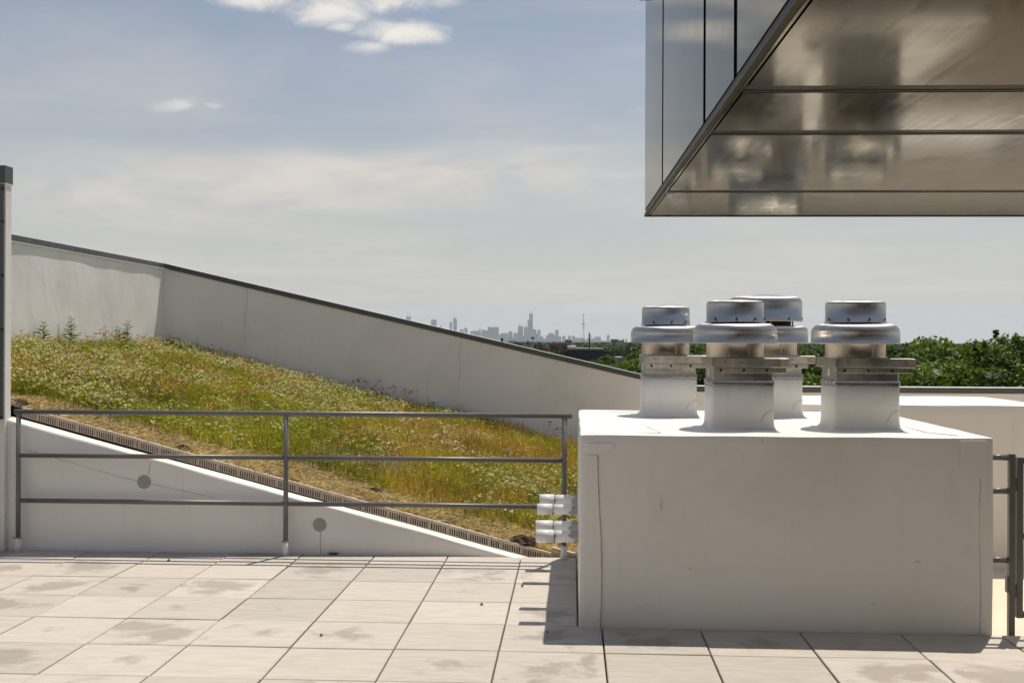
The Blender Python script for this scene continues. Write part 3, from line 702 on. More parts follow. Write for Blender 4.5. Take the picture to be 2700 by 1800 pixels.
# ------------------------------------------------------------------ MEADOW
def zsoil(X, Y):
    X = np.asarray(X, float); Y = np.asarray(Y, float); t_ = np.clip((Y-EG)/(YB-EG), 0, 1)
    zf = np.maximum(LG(X)-.006, -.03); zb = np.maximum(.10-.236*(X+.06), .03)
    return zf*(1-t_)+zb*t_+.05*(vnoise(X, Y, 3, 1.1)-.5)*np.clip((Y-EG)*2, 0, 1)
gx_, gy_ = np.meshgrid(np.linspace(XLW+.0, 1.0, 120), np.concatenate([np.linspace(EG+.012, EG+.6, 12), np.linspace(EG+.7, YB-.002, 90)]), indexing='ij')
sv = np.c_[gx_.ravel(), gy_.ravel(), zsoil(gx_, gy_).ravel()]
nyy = gy_.shape[1]; ii, jj = np.meshgrid(np.arange(119), np.arange(nyy-1), indexing='ij'); a0 = (ii*nyy+jj).ravel()
soil = instance('planting_soil', np_mesh('planting_soil', sv, np.c_[a0, a0+nyy, a0+nyy+1, a0+1], None, ['soil'])); tag(soil, kind='structure')
for pl_ in soil.data.polygons: pl_.use_smooth = True

def spots(n, y_pow=1.0):
    X = rng.uniform(XLW+.06, .95, n); Y = EG+.03+(YB-.06-EG-.03)*rng.random(n)**y_pow
    return X, Y
BOXB = lambda X, Y: ~((X > BX0-.03) & (Y < BY1+.05))
def blades(X, Y, h, w_, colr, lean=.35, droop=.2, name='grass', matn='meadow_leaf'):
    n = len(X); z = zsoil(X, Y)-.01; th = rng.uniform(0, 2*np.pi, n); la = rng.uniform(0, 2*np.pi, n); lm = np.abs(rng.normal(0, lean, n))*h
    tx, ty = np.cos(th)*w_/2, np.sin(th)*w_/2; lx, ly = np.cos(la)*lm, np.sin(la)*lm
    V = np.empty((n, 5, 3))
    V[:, 0] = np.c_[X-tx, Y-ty, z]; V[:, 1] = np.c_[X+tx, Y+ty, z]
    V[:, 2] = np.c_[X+tx*.8+lx*.4, Y+ty*.8+ly*.4, z+h*.58]; V[:, 3] = np.c_[X-tx*.8+lx*.4, Y-ty*.8+ly*.4, z+h*.58]
    V[:, 4] = np.c_[X+lx, Y+ly, z+h*(1-droop*rng.random(n)*.5)]
    colr = colr*(.5+.55*vnoise(X, Y*.8, 51, 3.1)+.45*vnoise(X, Y*.8, 53, 1.2))[:, None]
    b_ = np.arange(n)*5
    T_ = np.concatenate([np.c_[b_, b_+1, b_+2], np.c_[b_, b_+2, b_+3], np.c_[b_+3, b_+2, b_+4]])
    C_ = np.repeat(colr, 5, axis=0)
    return V.reshape(-1, 3), T_, C_, V[:, 4]
def pick(n, pal, jit=.15):
    pal = np.array(pal)*1.15; c = pal[rng.integers(0, len(pal), n)]; return np.clip(c*(1+rng.normal(0, jit, (n, 1))), .005, 1)
def heads(P, r, colr, nq=4, flat=.5):
    """flower heads: nq small petal quads round each point"""
    n = len(P); V = np.empty((n, nq, 4, 3)); 
    for q in range(nq):
        c = P+np.c_[rng.normal(0, .55, n)*r, rng.normal(0, .55, n)*r, rng.normal(0, .3, n)*r]
        u = rng.normal(0, 1, (n, 3)); u[:, 2] *= .5; u /= np.linalg.norm(u, axis=1, keepdims=True)
        v = np.cross(u, rng.normal(0, 1, (n, 3))+np.array([0, 0, 1.5])); v /= np.linalg.norm(v, axis=1, keepdims=True)
        s_ = (r*rng.uniform(.45, .8, n))[:, None]
        V[:, q, 0] = c-u*s_-v*s_*flat; V[:, q, 1] = c+u*s_-v*s_*flat; V[:, q, 2] = c+u*s_+v*s_*flat; V[:, q, 3] = c-u*s_+v*s_*flat
    N = n*nq; return V.reshape(-1, 3), np.arange(N*4).reshape(-1, 4), np.repeat(colr, nq*4, axis=0)
def stuff(name, V, Fc, C_, m, label, cat):
    o = instance(name, np_mesh(name, V, Fc, C_, [m])); tag(o, label, cat, kind='stuff'); return o
def dens(X, Y, kind):
    """species patches over the slope, 0..1"""
    front = np.clip((Y-EG-.02-.25*vnoise(X, Y*0, 21, 1.3)-np.clip((X+3.4)*.45, 0, 1)*(.15+.7*vnoise(X, Y*.3, 23, 1.7)))/.45, 0, 1)**1.5; front = front*(.45+.75*vnoise(X, Y*.8, 41, 3.6))
    n1 = vnoise(X, Y*.6, 5, .9); n2 = vnoise(X, Y*.6, 8, 1.6); n3 = vnoise(X, Y*.6, 13, .55)
    lft = np.clip((-X-1.0)/4.5, 0, 1)
    if kind == 'green': return front*np.clip(.42+1.3*(n2-.45)+.25*lft-.8*np.clip(n1-.55, 0, 1), .08, 1)
    if kind == 'brown': return front*np.clip(1.7*(n1-.45)+.46*(1-lft)+.4*(.5-n2), .05, 1)
    if kind == 'white': return front*np.clip(-.12+1.2*(n3-.34)+.62*lft+1.2*(vnoise(X, Y*.7, 43, 2.6)-.5), .02, 1)
    return front
def sow(n, kind):
    X, Y = spots(n, .9); k = (rng.random(n) < dens(X, Y, kind)) & BOXB(X, Y); return X[k], Y[k]
X, Y = sow(130000, 'green'); n = len(X)
hh = rng.uniform(.06, .17, n)*(.55+1.0*vnoise(X, Y, 31, 2.6))
V1, F1, C1, _ = blades(X, Y, hh, rng.uniform(.004, .010, n), pick(n, [(.24, .245, .022), (.31, .285, .03), (.19, .205, .02), (.37, .30, .045), (.27, .265, .02)]))
X, Y = sow(110000, 'brown'); n = len(X)
hh = rng.uniform(.08, .24, n)*(.55+.9*vnoise(X, Y, 33, 2.2))
V2, F2, C2, _ = blades(X, Y, hh, rng.uniform(.003, .006, n), pick(n, [(.46, .27, .065), (.39, .255, .06), (.53, .36, .12), (.38, .28, .055), (.44, .21, .055)]), .22)
V = np.concatenate([V1, V2]); Fc = np.concatenate([F1, F2+len(V1)]); Cc = np.concatenate([C1, C2])
stuff('meadow_grass', V, Fc, Cc, 'meadow_leaf', 'green and dry brown grass blades covering the sloping meadow roof', 'grass')
# leafy ground cover
X, Y = sow(60000, 'green'); n = len(X)
P = np.c_[X, Y, zsoil(X, Y)+rng.uniform(.01, .13, n)]
V, Fc, Cc = heads(P, rng.uniform(.010, .026, n), pick(n, [(.21, .24, .02), (.26, .28, .025), (.16, .19, .018), (.31, .28, .03)]), 3, .45)
stuff('ground_cover', V, Fc, Cc, 'meadow_leaf', 'small leafy green ground cover between the meadow grasses', 'plants')
# bushy leafy clumps standing out of the grass
nb = 420; Xb, Yb_ = spots(nb, .9); kb = (rng.random(nb) < dens(Xb, Yb_, 'green')*1.3+.15) & (Yb_ > EG+.35) & BOXB(Xb, Yb_); Xb, Yb_ = Xb[kb], Yb_[kb]
Xe = rng.uniform(XLW+.08, XLW+.5, 46); Ye = rng.uniform(12.5, 17.6, 46); Xb = np.r_[Xb, Xe]; Yb_ = np.r_[Yb_, Ye]; nb = len(Xb)
per = 46; Rb = rng.uniform(.06, .16, nb); Hb = rng.uniform(.12, .27, nb); cb = pick(nb, [(.13, .185, .02), (.20, .235, .025), (.10, .14, .02), (.26, .25, .03), (.30, .20, .05)], .12)
dd = rng.normal(0, 1, (nb, per, 3)); dd /= np.linalg.norm(dd, axis=2, keepdims=True); dd[:, :, 2] = np.abs(dd[:, :, 2]); rr2 = rng.uniform(.5, 1., (nb, per, 1))
Pb = np.stack([Xb, Yb_, zsoil(Xb, Yb_)], 1)[:, None]+dd*rr2*np.stack([Rb, Rb, Hb], 1)[:, None]
ok = (Pb[:, :, 0] > XLW+.02) & (Pb[:, :, 1] < YB-.03)
Vb, Fb, Cb = heads(Pb[ok], rng.uniform(.010, .024, ok.sum()), np.repeat(cb[:, None]*(1+.0*rr2), per, 1)[ok] if False else np.broadcast_to(cb[:, None], (nb, per, 3))[ok]*rng.uniform(.75, 1.25, (ok.sum(), 1)), 2, .4)
stuff('leafy_clumps', Vb, Fb, Cb, 'meadow_leaf', 'bushy leafy clumps standing up out of the meadow grass', 'plants')
# white flowers on thin stems
X, Y = sow(52000, 'white'); n = len(X); hh = rng.uniform(.10, .205, n)
Vs, Fs, Cs, tips = blades(X, Y, hh, np.full(n, .003), pick(n, [(.15, .18, .05), (.19, .19, .07)]), .15, 0)
V, Fc, Cc = heads(tips, rng.uniform(.008, .019, n), pick(n, [(.56, .52, .34), (.48, .46, .23), (.42, .40, .16), (.60, .55, .40), (.46, .38, .19)], .1), 3, .6)
stuff('flower_stems', Vs, Fs, Cs, 'meadow_leaf', 'thin green stems under the small white flowers', 'stems')
stuff('white_flowers', V, Fc, Cc, 'petal', 'masses of tiny white flower heads over the meadow slope', 'flowers')
# pink flower patches, pixel anchored on the slope
def on_slope(px, py):
    lo, hi = EG+.1, YB-.1
    ys = np.linspace(lo, hi, 160); d = ray(px, py); q = CAM[None]+d[None]*(ys/d[1])[:, None]; dz_ = q[:, 2]-(zsoil(q[:, 0], q[:, 1])+.17)
    s_ = np.where(dz_ < 0)[0]; k = s_[0] if len(s_) else len(ys)-1
    return q[k]
pk = []
for (px, py, n_, sp) in ((1065, 1055, 26, 24), (1030, 1025, 10, 30), (940, 985, 8, 14), (985, 1010, 6, 22), (1170, 1165, 14, 14), (1190, 1150, 8, 22), (1135, 1150, 3, 8), (890, 1172, 6, 10), (925, 1168, 9, 12), (885, 1190, 4, 30),
                        (1370, 1150, 7, 10), (1425, 1195, 9, 16), (1250, 1148, 4, 6), (1255, 1198, 5, 10), (1300, 1160, 6, 40), (1365, 1200, 5, 10), (260, 895, 10, 14), (315, 905, 9, 12), (365, 910, 8, 10), (405, 925, 8, 8),
                        (140, 935, 4, 10), (180, 945, 8, 12), (240, 945, 5, 12), (345, 965, 10, 14), (400, 1005, 10, 10), (425, 1025, 9, 14), (465, 1035, 10, 14), (605, 970, 8, 16), (700, 1005, 6, 14), (780, 1010, 8, 14), (820, 1005, 9, 10),
                        (690, 1030, 8, 20), (735, 1075, 7, 10), (790, 1042, 4, 5), (640, 1080, 6, 20), (685, 1110, 8, 16), (960, 1110, 6, 14), (995, 1105, 5, 8), (1000, 1180, 4, 20), (870, 1050, 10, 60), (600, 1040, 10, 60), (1450, 1130, 6, 20),
                        (1490, 1205, 4, 10), (1480, 1180, 5, 16), (520, 990, 8, 40), (1100, 1230, 4, 40), (560, 945, 5, 20), (490, 955, 5, 14), (250, 970, 6, 40), (1130, 1180, 4, 30)):
    for _ in range(n_):
        q_ = on_slope(px+random.gauss(0, sp), py+random.gauss(0, sp*.45))
        if q_[0] < .6: pk.append((q_[0], q_[1]))
pk = np.array(pk); n = len(pk); Xp, Yp = pk[:, 0], pk[:, 1]
Vs, Fs, Cs, tips = blades(Xp, Yp, rng.uniform(.20, .33, n), np.full(n, .004), pick(n, [(.12, .13, .05)]), .1, 0)
V, Fc, Cc = heads(tips, rng.uniform(.012, .024, n), pick(n, [(.42, .09, .14), (.36, .08, .15), (.38, .12, .12), (.36, .18, .20), (.28, .10, .15)], .12), 6, .45)
stuff('pink_stems', Vs, Fs, Cs, 'meadow_leaf', 'dark thin stems under the pink flower heads', 'stems')
stuff('pink_flowers', V, Fc, Cc, 'petal', 'scattered clusters of pink and magenta flower heads in the meadow', 'flowers')
# yellow daisies: few enough to be things of their own
def daisy_mesh():
    b_ = MB()
    for k in range(9):
        a_ = 2*math.pi*k/9; c_, s_ = math.cos(a_), math.sin(a_); t_ = (-s_*.006, c_*.006)
        b_.add([(c_*.006-t_[0]*.5, s_*.006-t_[1]*.5, 0), (c_*.006+t_[0]*.5, s_*.006+t_[1]*.5, 0), (c_*.022+t_[0], s_*.022+t_[1], .004), (c_*.027, s_*.027, .002), (c_*.022-t_[0], s_*.022-t_[1], .004)], [(0, 1, 2, 3, 4)])
    return b_.data('petals', 'daisy_yellow', False)
simple('daisy_yellow', (.72, .38, .03), .6); simple('daisy_eye', (.06, .02, .015), .8)
dm = daisy_mesh(); em = MB().lathe([(.010, .0), (.010, .005), (.006, .009), (.0005, .010)], 10).data('flower_eye', 'daisy_eye')
stm = MB().tube((0, 0, -.20), (0, 0, 0), .0022, n=6).data('stem', 'stem')
for (px, py) in ((99, 893), (146, 899), (306, 890), (322, 901), (226, 944), (395, 1003), (372, 1003), (551, 1073), (553, 1079), (455, 915), (795, 1005), (822, 1010), (440, 975), (702, 988)):
    q_ = on_slope(px, py); T = empty('yellow_daisy', (q_[0], q_[1], zsoil(q_[0], q_[1])+.19)); T.rotation_euler = (random.uniform(.5, 1.1), random.uniform(-.2, .2), 0)
    tag(T, 'yellow daisy with a dark centre among the meadow flowers', 'flower', 'yellow daisies in the meadow')
    instance('petals', dm, T); instance('flower_eye', em, T); so = instance('stem', stm, T); so.rotation_euler = (-T.rotation_euler.x, 0, 0)
# straw mulch along the edging
n = 30000; X = rng.uniform(-4.9, 0.02, n); Y = EG+.02+np.abs(rng.normal(0, .22, n))*(1+1.3*np.clip((X+3.4)*.45, 0, 1))+.22*rng.random(n)*vnoise(X, X*0, 9, 1.1); kx = (Y < EG+1.6); X, Y = X[kx], Y[kx]; n = len(X)
L_ = rng.uniform(.03, .13, n); th = rng.uniform(0, np.pi, n); z = zsoil(X, Y)+rng.uniform(.001, .03, n); dzz = rng.normal(0, .22, n)*L_; wv = rng.uniform(.0015, .0035, n)
d_ = np.c_[np.cos(th)*L_/2, np.sin(th)*L_/2, dzz/2]; wd = np.c_[-np.sin(th)*wv*.4, np.cos(th)*wv*.4, wv]
cc = np.c_[X, Y, z]; V = np.stack([cc-d_-wd, cc+d_-wd, cc+d_+wd, cc-d_+wd], 1).reshape(-1, 3)
stuff('straw_mulch', V, np.arange(n*4).reshape(-1, 4), np.repeat(pick(n, [(.62, .49, .30), (.54, .42, .25), (.70, .58, .38), (.42, .31, .18), (.24, .17, .10)], .12), 4, axis=0), 'petal', 'pale straw mulch lying along the slotted edging', 'straw')
# dark clods of turned soil
for (px, py, r, lab) in ((985, 1243, .06, 'dark clod of turned soil in the meadow above the straw strip'), (480, 1160, .05, 'dark clod of bare soil just above the slotted edging'),
                         (1372, 1395, .10, 'wide patch of dark crumbly soil beside the white pipe stubs'), (50, 1045, .06, 'dark clod of soil beside the tall end wall')):
    q_ = on_slope(px, py+8); b_ = MB(); nn, mm = 18, 7
    for j in range(mm+1):
        for i in range(nn):
            a_ = 2*math.pi*i/nn; rr_ = r*(j/mm)*(1+.25*random.uniform(-1, 1)); b_.v.append((rr_*math.cos(a_)*1.5, rr_*math.sin(a_), r*.5*(1-(j/mm)**2)+random.uniform(-.010, .012)))
    for j in range(mm):
        for i in range(nn): b_.f.append((j*nn+i, j*nn+(i+1) % nn, (j+1)*nn+(i+1) % nn, (j+1)*nn+i)); b_.mi.append(0); b_.sm.append(False)
    simple('dark_soil', (.055, .036, .022), .95, var=.5, scale=40) if 'dark_soil' not in MAT else None
    tag(b_.build('soil_clod', 'dark_soil', loc=(q_[0], q_[1], float(zsoil(q_[0], q_[1])+.015))), lab, 'soil')
# tall weeds against the side parapet
def weed(px, ptop, pbase, Y, label, kind):
    b0 = PY(px, pbase, Y); z0 = float(zsoil(b0[0], Y)); top = PY(px, ptop, Y)[2]; H = max(top-z0, .15)
    T = empty('leafy_weed', (b0[0], Y, z0)); tag(T, label, 'plant')
    MB().tube((0, 0, -.02), (.01, 0, H*.97), .006, .002, n=7).build('stem', 'stem', T)
    n_ = int(H*(95 if kind else 40)); Vv, Ff, Cv = [], [], []
    for k in range(n_):
        t_ = .25+.75*k/n_; a_ = k*2.4+random.uniform(-.4, .4); L2_ = (.17 if kind else .05)*(1.1-.75*t_)*random.uniform(.7, 1.3); w_ = L2_*(.42 if kind else .3)
        d2 = Vector((math.cos(a_), math.sin(a_), random.uniform(.1, .7))).normalized(); sd_ = d2.cross(Vector((0, 0, 1))).normalized()*w_/2; p0 = Vector((0, 0, H*t_))
        m_ = p0+d2*L2_*.5; e_ = p0+d2*L2_-Vector((0, 0, L2_*.2)); o_ = len(Vv)
        Vv += [p0, m_+sd_, e_, m_-sd_]; Ff.append((o_, o_+1, o_+2, o_+3)); Cv += [[(.10, .15, .025), (.13, .18, .03), (.08, .12, .02)][k % 3]]*4
    lo = instance('leaves', np_mesh('leaves', np.array([tuple(v) for v in Vv]), np.array(Ff), np.array(Cv), ['meadow_leaf']), T)
for args in ((113, 846, 890, 13.6, 'bushy dark green weed against the side parapet, nearer the end wall', 1), (152, 851, 885, 14.0, 'thin bare seed spike between the two bushy weeds', 0), (186, 836, 885, 14.3, 'tallest bushy weed against the side parapet', 1),
             (277, 851, 885, 15.3, 'dark bare seed spike standing alone against the side parapet', 0), (314, 862, 890, 15.8, 'short yellow green bushy weed beside the parapet corner', 1), (335, 845, 893, 16.0, 'bushy weed closest to the sunlit parapet corner', 1),
             (520, 882, 905, 17.3, 'single thin weed against the shaded back parapet', 0)):
    weed(*args)
# little weed in the joint under the sloping wall
wq = G(880, 1459); T = empty('joint_weed', (wq[0], 9.175, 0)); tag(T, 'tiny green weed in the paving joint under the sloping wall', 'weed')
Vv, Ff = [], []
for k in range(26):
    a_ = random.uniform(math.pi, 2*math.pi); L2_ = random.uniform(.02, .05); e_ = Vector((math.cos(a_)*L2_*1.3, math.sin(a_)*L2_*.5, random.uniform(.005, .035))); sd_ = Vector((-.006, .0, .004)); o_ = len(Vv)
    Vv += [Vector((0, 0, 0)), e_*.6+sd_, e_, e_*.6-sd_]; Ff.append((o_, o_+1, o_+2, o_+3))
instance('leaves', np_mesh('leaves', np.array([tuple(v) for v in Vv]), np.array(Ff), np.tile([(.07, .11, .02)], (len(Vv), 1)), ['meadow_leaf']), T)
# pebbles left on the pavers
for (px, py, r, lab) in ((1270, 1594, .011, 'small dark pebble on the stained paver'), (1377, 1545, .011, 'small dark pebble beside the pipe shadows'), (847, 1675, .010, 'tiny dark pebble on the plain pavers'), (445, 1478, .012, 'small dark pebble by the railing shadow'), (1443, 1666, .008, 'tiny dark pebble in the plinth shadow')):
    q_ = G(px, py); b_ = MB(); n_ = 8
    b_.lathe([(r*.6, .0), (r, r*.4), (r*.7, r*1.1), (.0005, r*1.5)], 7)
    b_.v = [(x*random.uniform(.8, 1.2), y*random.uniform(.8, 1.2), z_) for x, y, z_ in b_.v]
    tag(b_.build('pebble', 'glue_dirt', loc=(q_[0], q_[1], .0)), lab, 'pebble')

# ------------------------------------------------------------------ TREES
def crown_mesh(seed, R, H, nl, leaf, spiky=False, pal=None):
    r_ = np.random.default_rng(seed); ncl = int(46*(R/4)**1.0)
    u = r_.normal(0, 1, (ncl, 3)); u /= np.linalg.norm(u, axis=1, keepdims=True); u[:, 2] = np.where(u[:, 2] < -.35, -u[:, 2], u[:, 2])
    rad = r_.uniform(.55, 1.0, ncl)**.6
    C = u*np.array([R, R, H*.5])*rad[:, None]*np.array([.82, .82, .86])
    cr_ = r_.uniform(.16, .30, ncl)*R
    ci = r_.integers(0, ncl, nl); d = r_.normal(0, 1, (nl, 3)); d /= np.linalg.norm(d, axis=1, keepdims=True)
    rr_ = r_.uniform(.35, 1.12, nl)**.5
    P = C[ci]+d*cr_[ci][:, None]*rr_[:, None]*np.array([1, 1, .8])
    if spiky:
        pass
        ns = 34; sx = r_.uniform(-.75, .75, (ns, 2))*R; hs_ = r_.uniform(.25, .95, ns); m = nl//9; kk_ = r_.integers(0, nl, m); si = r_.integers(0, ns, m); t_ = r_.random(m)
        zt = H*.5*np.sqrt(np.clip(1-(sx**2).sum(1)/R**2, .05, 1))*.85
        P[kk_] = np.c_[sx[si]+r_.normal(0, .15, (m, 2))*(1.25-t_*1.1)[:, None]+(t_*.25)[:, None]*np.cos(si*2.1)[:, None], zt[si]-.35+t_*(hs_[si]+.35)]
    nrm = d*.6+r_.normal(0, .6, (nl, 3))+np.array([0, 0, .5]); nrm /= np.linalg.norm(nrm, axis=1, keepdims=True)
    a = np.cross(nrm, r_.normal(0, 1, (nl, 3))); a /= np.linalg.norm(a, axis=1, keepdims=True); b_ = np.cross(nrm, a)
    L = (leaf*r_.uniform(.6, 1.3, nl))[:, None]
    V = np.stack([P-a*L, P-b_*L*.55, P+a*L, P+b_*L*.55], 1).reshape(-1, 3)
    pal = np.array(pal or [(.055, .095, .010), (.07, .115, .011), (.035, .065, .008), (.085, .13, .012)])
    cc_ = pal[r_.integers(0, len(pal), ncl)][ci]*(1+r_.normal(0, .14, (nl, 1)))
    return np_mesh('crown', V, np.arange(nl*4).reshape(-1, 4), np.repeat(np.clip(cc_, .01, 1), 4, axis=0), ['tree_leaf'])
def trunk_mesh(seed, H, R, r0):
    r_ = random.Random(seed); b_ = MB(); b_.tube((0, 0, -.3), (0, 0, H), r0, r0*.55, n=10)
    for k in range(9):
        a_ = k*2.4+r_.uniform(-.3, .3); z0 = H*r_.uniform(.55, .98); L_ = R*r_.uniform(.5, .8)
        m_ = (math.cos(a_)*L_*.5, math.sin(a_)*L_*.5, z0+L_*.45); e_ = (math.cos(a_)*L_, math.sin(a_)*L_, z0+L_*.95)
        b_.tube((0, 0, z0), m_, r0*.35, r0*.2, n=7).tube(m_, e_, r0*.2, r0*.07, n=6)
    return b_.data('trunk', 'bark')
LIME = [(.105, .155, .011), (.13, .18, .012), (.075, .12, .010), (.05, .085, .008)]
near_crowns = [crown_mesh(1, 4.2, 8.4, 46000, .105, pal=LIME), crown_mesh(2, 3.8, 7.6, 42000, .105, pal=LIME), crown_mesh(3, 4.4, 8.0, 46000, .105), crown_mesh(4, 3.6, 8.6, 42000, .10, True, pal=LIME), crown_mesh(5, 4.0, 9.5, 42000, .105, pal=[(.035, .07, .013), (.045, .085, .016)])]
mid_crowns = [crown_mesh(10+k, 4.0, 7.5, 5200, .30, k == 2, pal=LIME if k % 2 else None) for k in range(4)]
trunks = [trunk_mesh(k, 6.2, 4.0, .24) for k in range(3)]
def tree(X, Y, ztop, cm, ch, label, group, sc=1., cz=None):
    T = empty('deciduous_tree', (X, Y, ZG), random.uniform(0, 6.28)); tag(T, label, 'tree', group)
    c = instance('crown', cm, T, (0, 0, (ztop-ZG)-ch*.5*sc)); c.scale = (sc, sc, sc)
    tk = instance('trunk', random.choice(trunks), T); k = max(.5, ((ztop-ZG)-ch*sc*.55)/6.2); tk.scale = (1, 1, k)
def tz(py, Y, px=2300): return PY(px, py, Y)[2]
near = [(2440, 893, 44, 0, 8.4), (2560, 902, 41, 1, 7.6), (2690, 868, 40, 3, 8.6), (2330, 915, 47, 4, 9.5), (2330, 868, 58, 4, 9.5), (2520, 889, 70, 2, 8.), (2420, 887, 66, 2, 8.), (2620, 905, 52, 0, 8.4), (2170, 905, 46, 2, 8.), (2080, 912, 52, 0, 8.4),
        (1960, 925, 56, 1, 7.6), (2100, 893, 78, 4, 9.5), (1860, 900, 75, 2, 8.), (2240, 930, 40, 1, 7.6), (2780, 890, 44, 1, 7.6), (2880, 900, 46, 0, 8.4), (2390, 950, 36, 1, 7.6), (2500, 955, 35, 0, 8.4), (2630, 945, 34, 1, 7.6), (2010, 930, 62, 2, 8.),
        (1800, 925, 62, 1, 7.6), (1680, 950, 58, 0, 8.4), (1610, 948, 74, 1, 7.6), (1570, 952, 88, 0, 8.4), (1725, 935, 70, 2, 8.), (1900, 905, 96, 0, 8.4)]
nl_ = ['leafy green tree seen close beyond the level parapet', 'bright green bushy tree seen close beyond the level parapet', 'mid green rounded tree standing just beyond the roof edge', 'tallest tree beyond the level parapet, with upright spiky shoots', 'dark green narrow tree beyond the level parapet']
for (px, py, Y, k, ch) in near:
    X = (px-1510)/F*Y
    tree(X, Y, tz(py, Y, px), near_crowns[k], ch, nl_[k], 'trees just beyond the roof edge')
cnt = 0; rt_ = random.Random(5)
while cnt < 190:
    Y = 85*math.exp(rt_.random()*2.1); px = rt_.uniform(1180, 2800); X = (px-1510)/F*Y
    if 320 < Y < 420 and 1480 < px < 1640 and Y < 345: continue
    if 90 < Y < 345 and 1440 < px < 1600 and rt_.random() < .75: continue
    k = rt_.randrange(4); sc = rt_.uniform(.8, 1.35); zt = ZG+rt_.uniform(9.0, 12.6)
    if 1380 < px < 1620: zt -= 2.2 if Y < 350 else .8
    tree(X, Y, zt, mid_crowns[k], 7.5, 'small looking green tree in the leafy district between the parapet and the skyline', 'trees of the leafy district', sc); cnt += 1
# far woodland: one mass of rounded canopies
nC = 5200; rf = np.random.default_rng(77)
Yc = 650*np.exp(rf.random(nC)*2.7); Xc = rf.uniform(-.22, .5, nC)*Yc; Rc = rf.uniform(4, 9, nC); Hc_ = rf.uniform(7, 12.2, nC); kk_ = 44
d = rf.normal(0, 1, (nC, kk_, 3)); d /= np.linalg.norm(d, axis=2, keepdims=True); d[:, :, 2] = np.abs(d[:, :, 2])
P = np.stack([Xc[:, None]+d[:, :, 0]*Rc[:, None], Yc[:, None]+d[:, :, 1]*Rc[:, None], ZG+Hc_[:, None]-4+d[:, :, 2]*4.*rf.uniform(.75, 1.1, (nC, kk_))], 2)
s_ = 1.7; a = rf.normal(0, 1, (nC, kk_, 3)); a -= d*(a*d).sum(2, keepdims=True); a /= np.linalg.norm(a, axis=2, keepdims=True); b_ = np.cross(d, a)
V = np.stack([P-a*s_-b_*s_, P+a*s_-b_*s_*.7, P+a*s_*.8+b_*s_, P-a*s_*.7+b_*s_*.9], 2).reshape(-1, 3)
cc = np.array([(.04, .07, .018), (.05, .085, .02), (.035, .06, .018)])[rf.integers(0, 3, nC)]
stuff('far_woodland', V, np.arange(nC*kk_*4).reshape(-1, 4), np.repeat(cc, kk_*4, axis=0), 'far_leaf', 'far off mass of treetops reaching to the skyline', 'woodland')

# ------------------------------------------------------------------ DISTRICT BUILDINGS
def blk(name, px0, px1, ptop, Y, depth, m, label, cat='building', roofm=None, strips=0, group=None):
    a_ = (px0-1510)/F*Y; b__ = (px1-1510)/F*Y; zt = PY((px0+px1)/2, ptop, Y)[2]; cx = (a_+b__)/2
    T = empty(name, (cx, Y+depth/2, ZG)); tag(T, label, cat, group); W2 = (b__-a_)/2
    MB().box(-W2, W2, -depth/2, depth/2, 0, zt-ZG).build('wall', m, T)
    MB().box(-W2-.15, W2+.15, -depth/2-.15, depth/2+.15, zt-ZG+.003, zt-ZG+.5).build('roof', roofm or m, T)
    H = zt-ZG
    for k in range(strips):
        z0 = H-2.6-k*3.3
        if z0 < 1: break
        nw = max(2, int(W2*2/4))
        for i in range(nw):
            x = -W2+(i+.5)*2*W2/nw; MB().box(x-W2/nw*.6, x+W2/nw*.6, -depth/2-.06, -depth/2+.02, z0, z0+1.7).build('window', 'window_dark', T)
    return T
b1 = blk('low_warehouse', 1497, 1592, 922, 350, 30, 'dark_wall', 'long low dark warehouse with a pale roof edge and smokestack', roofm='concrete_far', strips=1)
wz = PY(1544, 922, 350)[2]+.51
T = empty('roof_store', ((1507-1510)/F*354, 354, wz)); tag(T, 'long white tank lying on the roof corner of the dark warehouse', 'tank')
MB().tube((-1.35, 0, .42), (1.35, 0, .42), .38, n=16).build('tank_shell', 'roof_white', T); MB().box(-1., -.8, -.3, .3, 0, .2).build('cradle', 'steel_dark', T); MB().box(.8, 1., -.3, .3, 0, .2).build('cradle', 'steel_dark', T)
blk('brick_building', 1446, 1503, 908, 520, 26, 'brick', 'long red brick building left of the warehouse', strips=2)
blk('brick_house', 1430, 1447, 919, 430, 14, 'brick', 'small red brick house in front of the long brick building', roofm='brown_wall', strips=1)
blk('dark_house', 1408, 1436, 911, 640, 20, 'dark_wall', 'dark roofed house left of the brick buildings')
blk('grey_block', 1490, 1508, 897, 1600, 30, 'brown_wall', 'grey brown apartment block rising behind the brick building', strips=3)
blk('slab_block', 1611, 1630, 894.5, 2600, 40, 'city_dark', 'dark slab apartment block with window rows right of the radio mast', strips=3)
blk('stepped_block', 1632, 1645, 897, 2800, 40, 'brown_wall', 'brown apartment block next to the dark slab block', strips=2)
blk('low_flats', 1578, 1600, 902.5, 2000, 30, 'brown_wall', 'low brown flats among the trees right of the smokestack')
blk('pale_hall', 1342, 1362, 897, 5200, 60, 'concrete_far', 'pale wide hall at the foot of the skyline left of the giant tower')
blk('white_house', 1629, 1640, 953, 130, 8, 'concrete_far', 'pale house showing between the treetops', roofm='concrete_far', strips=2)
blk('green_roof_shed', 1668, 1692, 921, 300, 10, 'roof_white', 'pale flat roof among the treetops beside the rear fan')
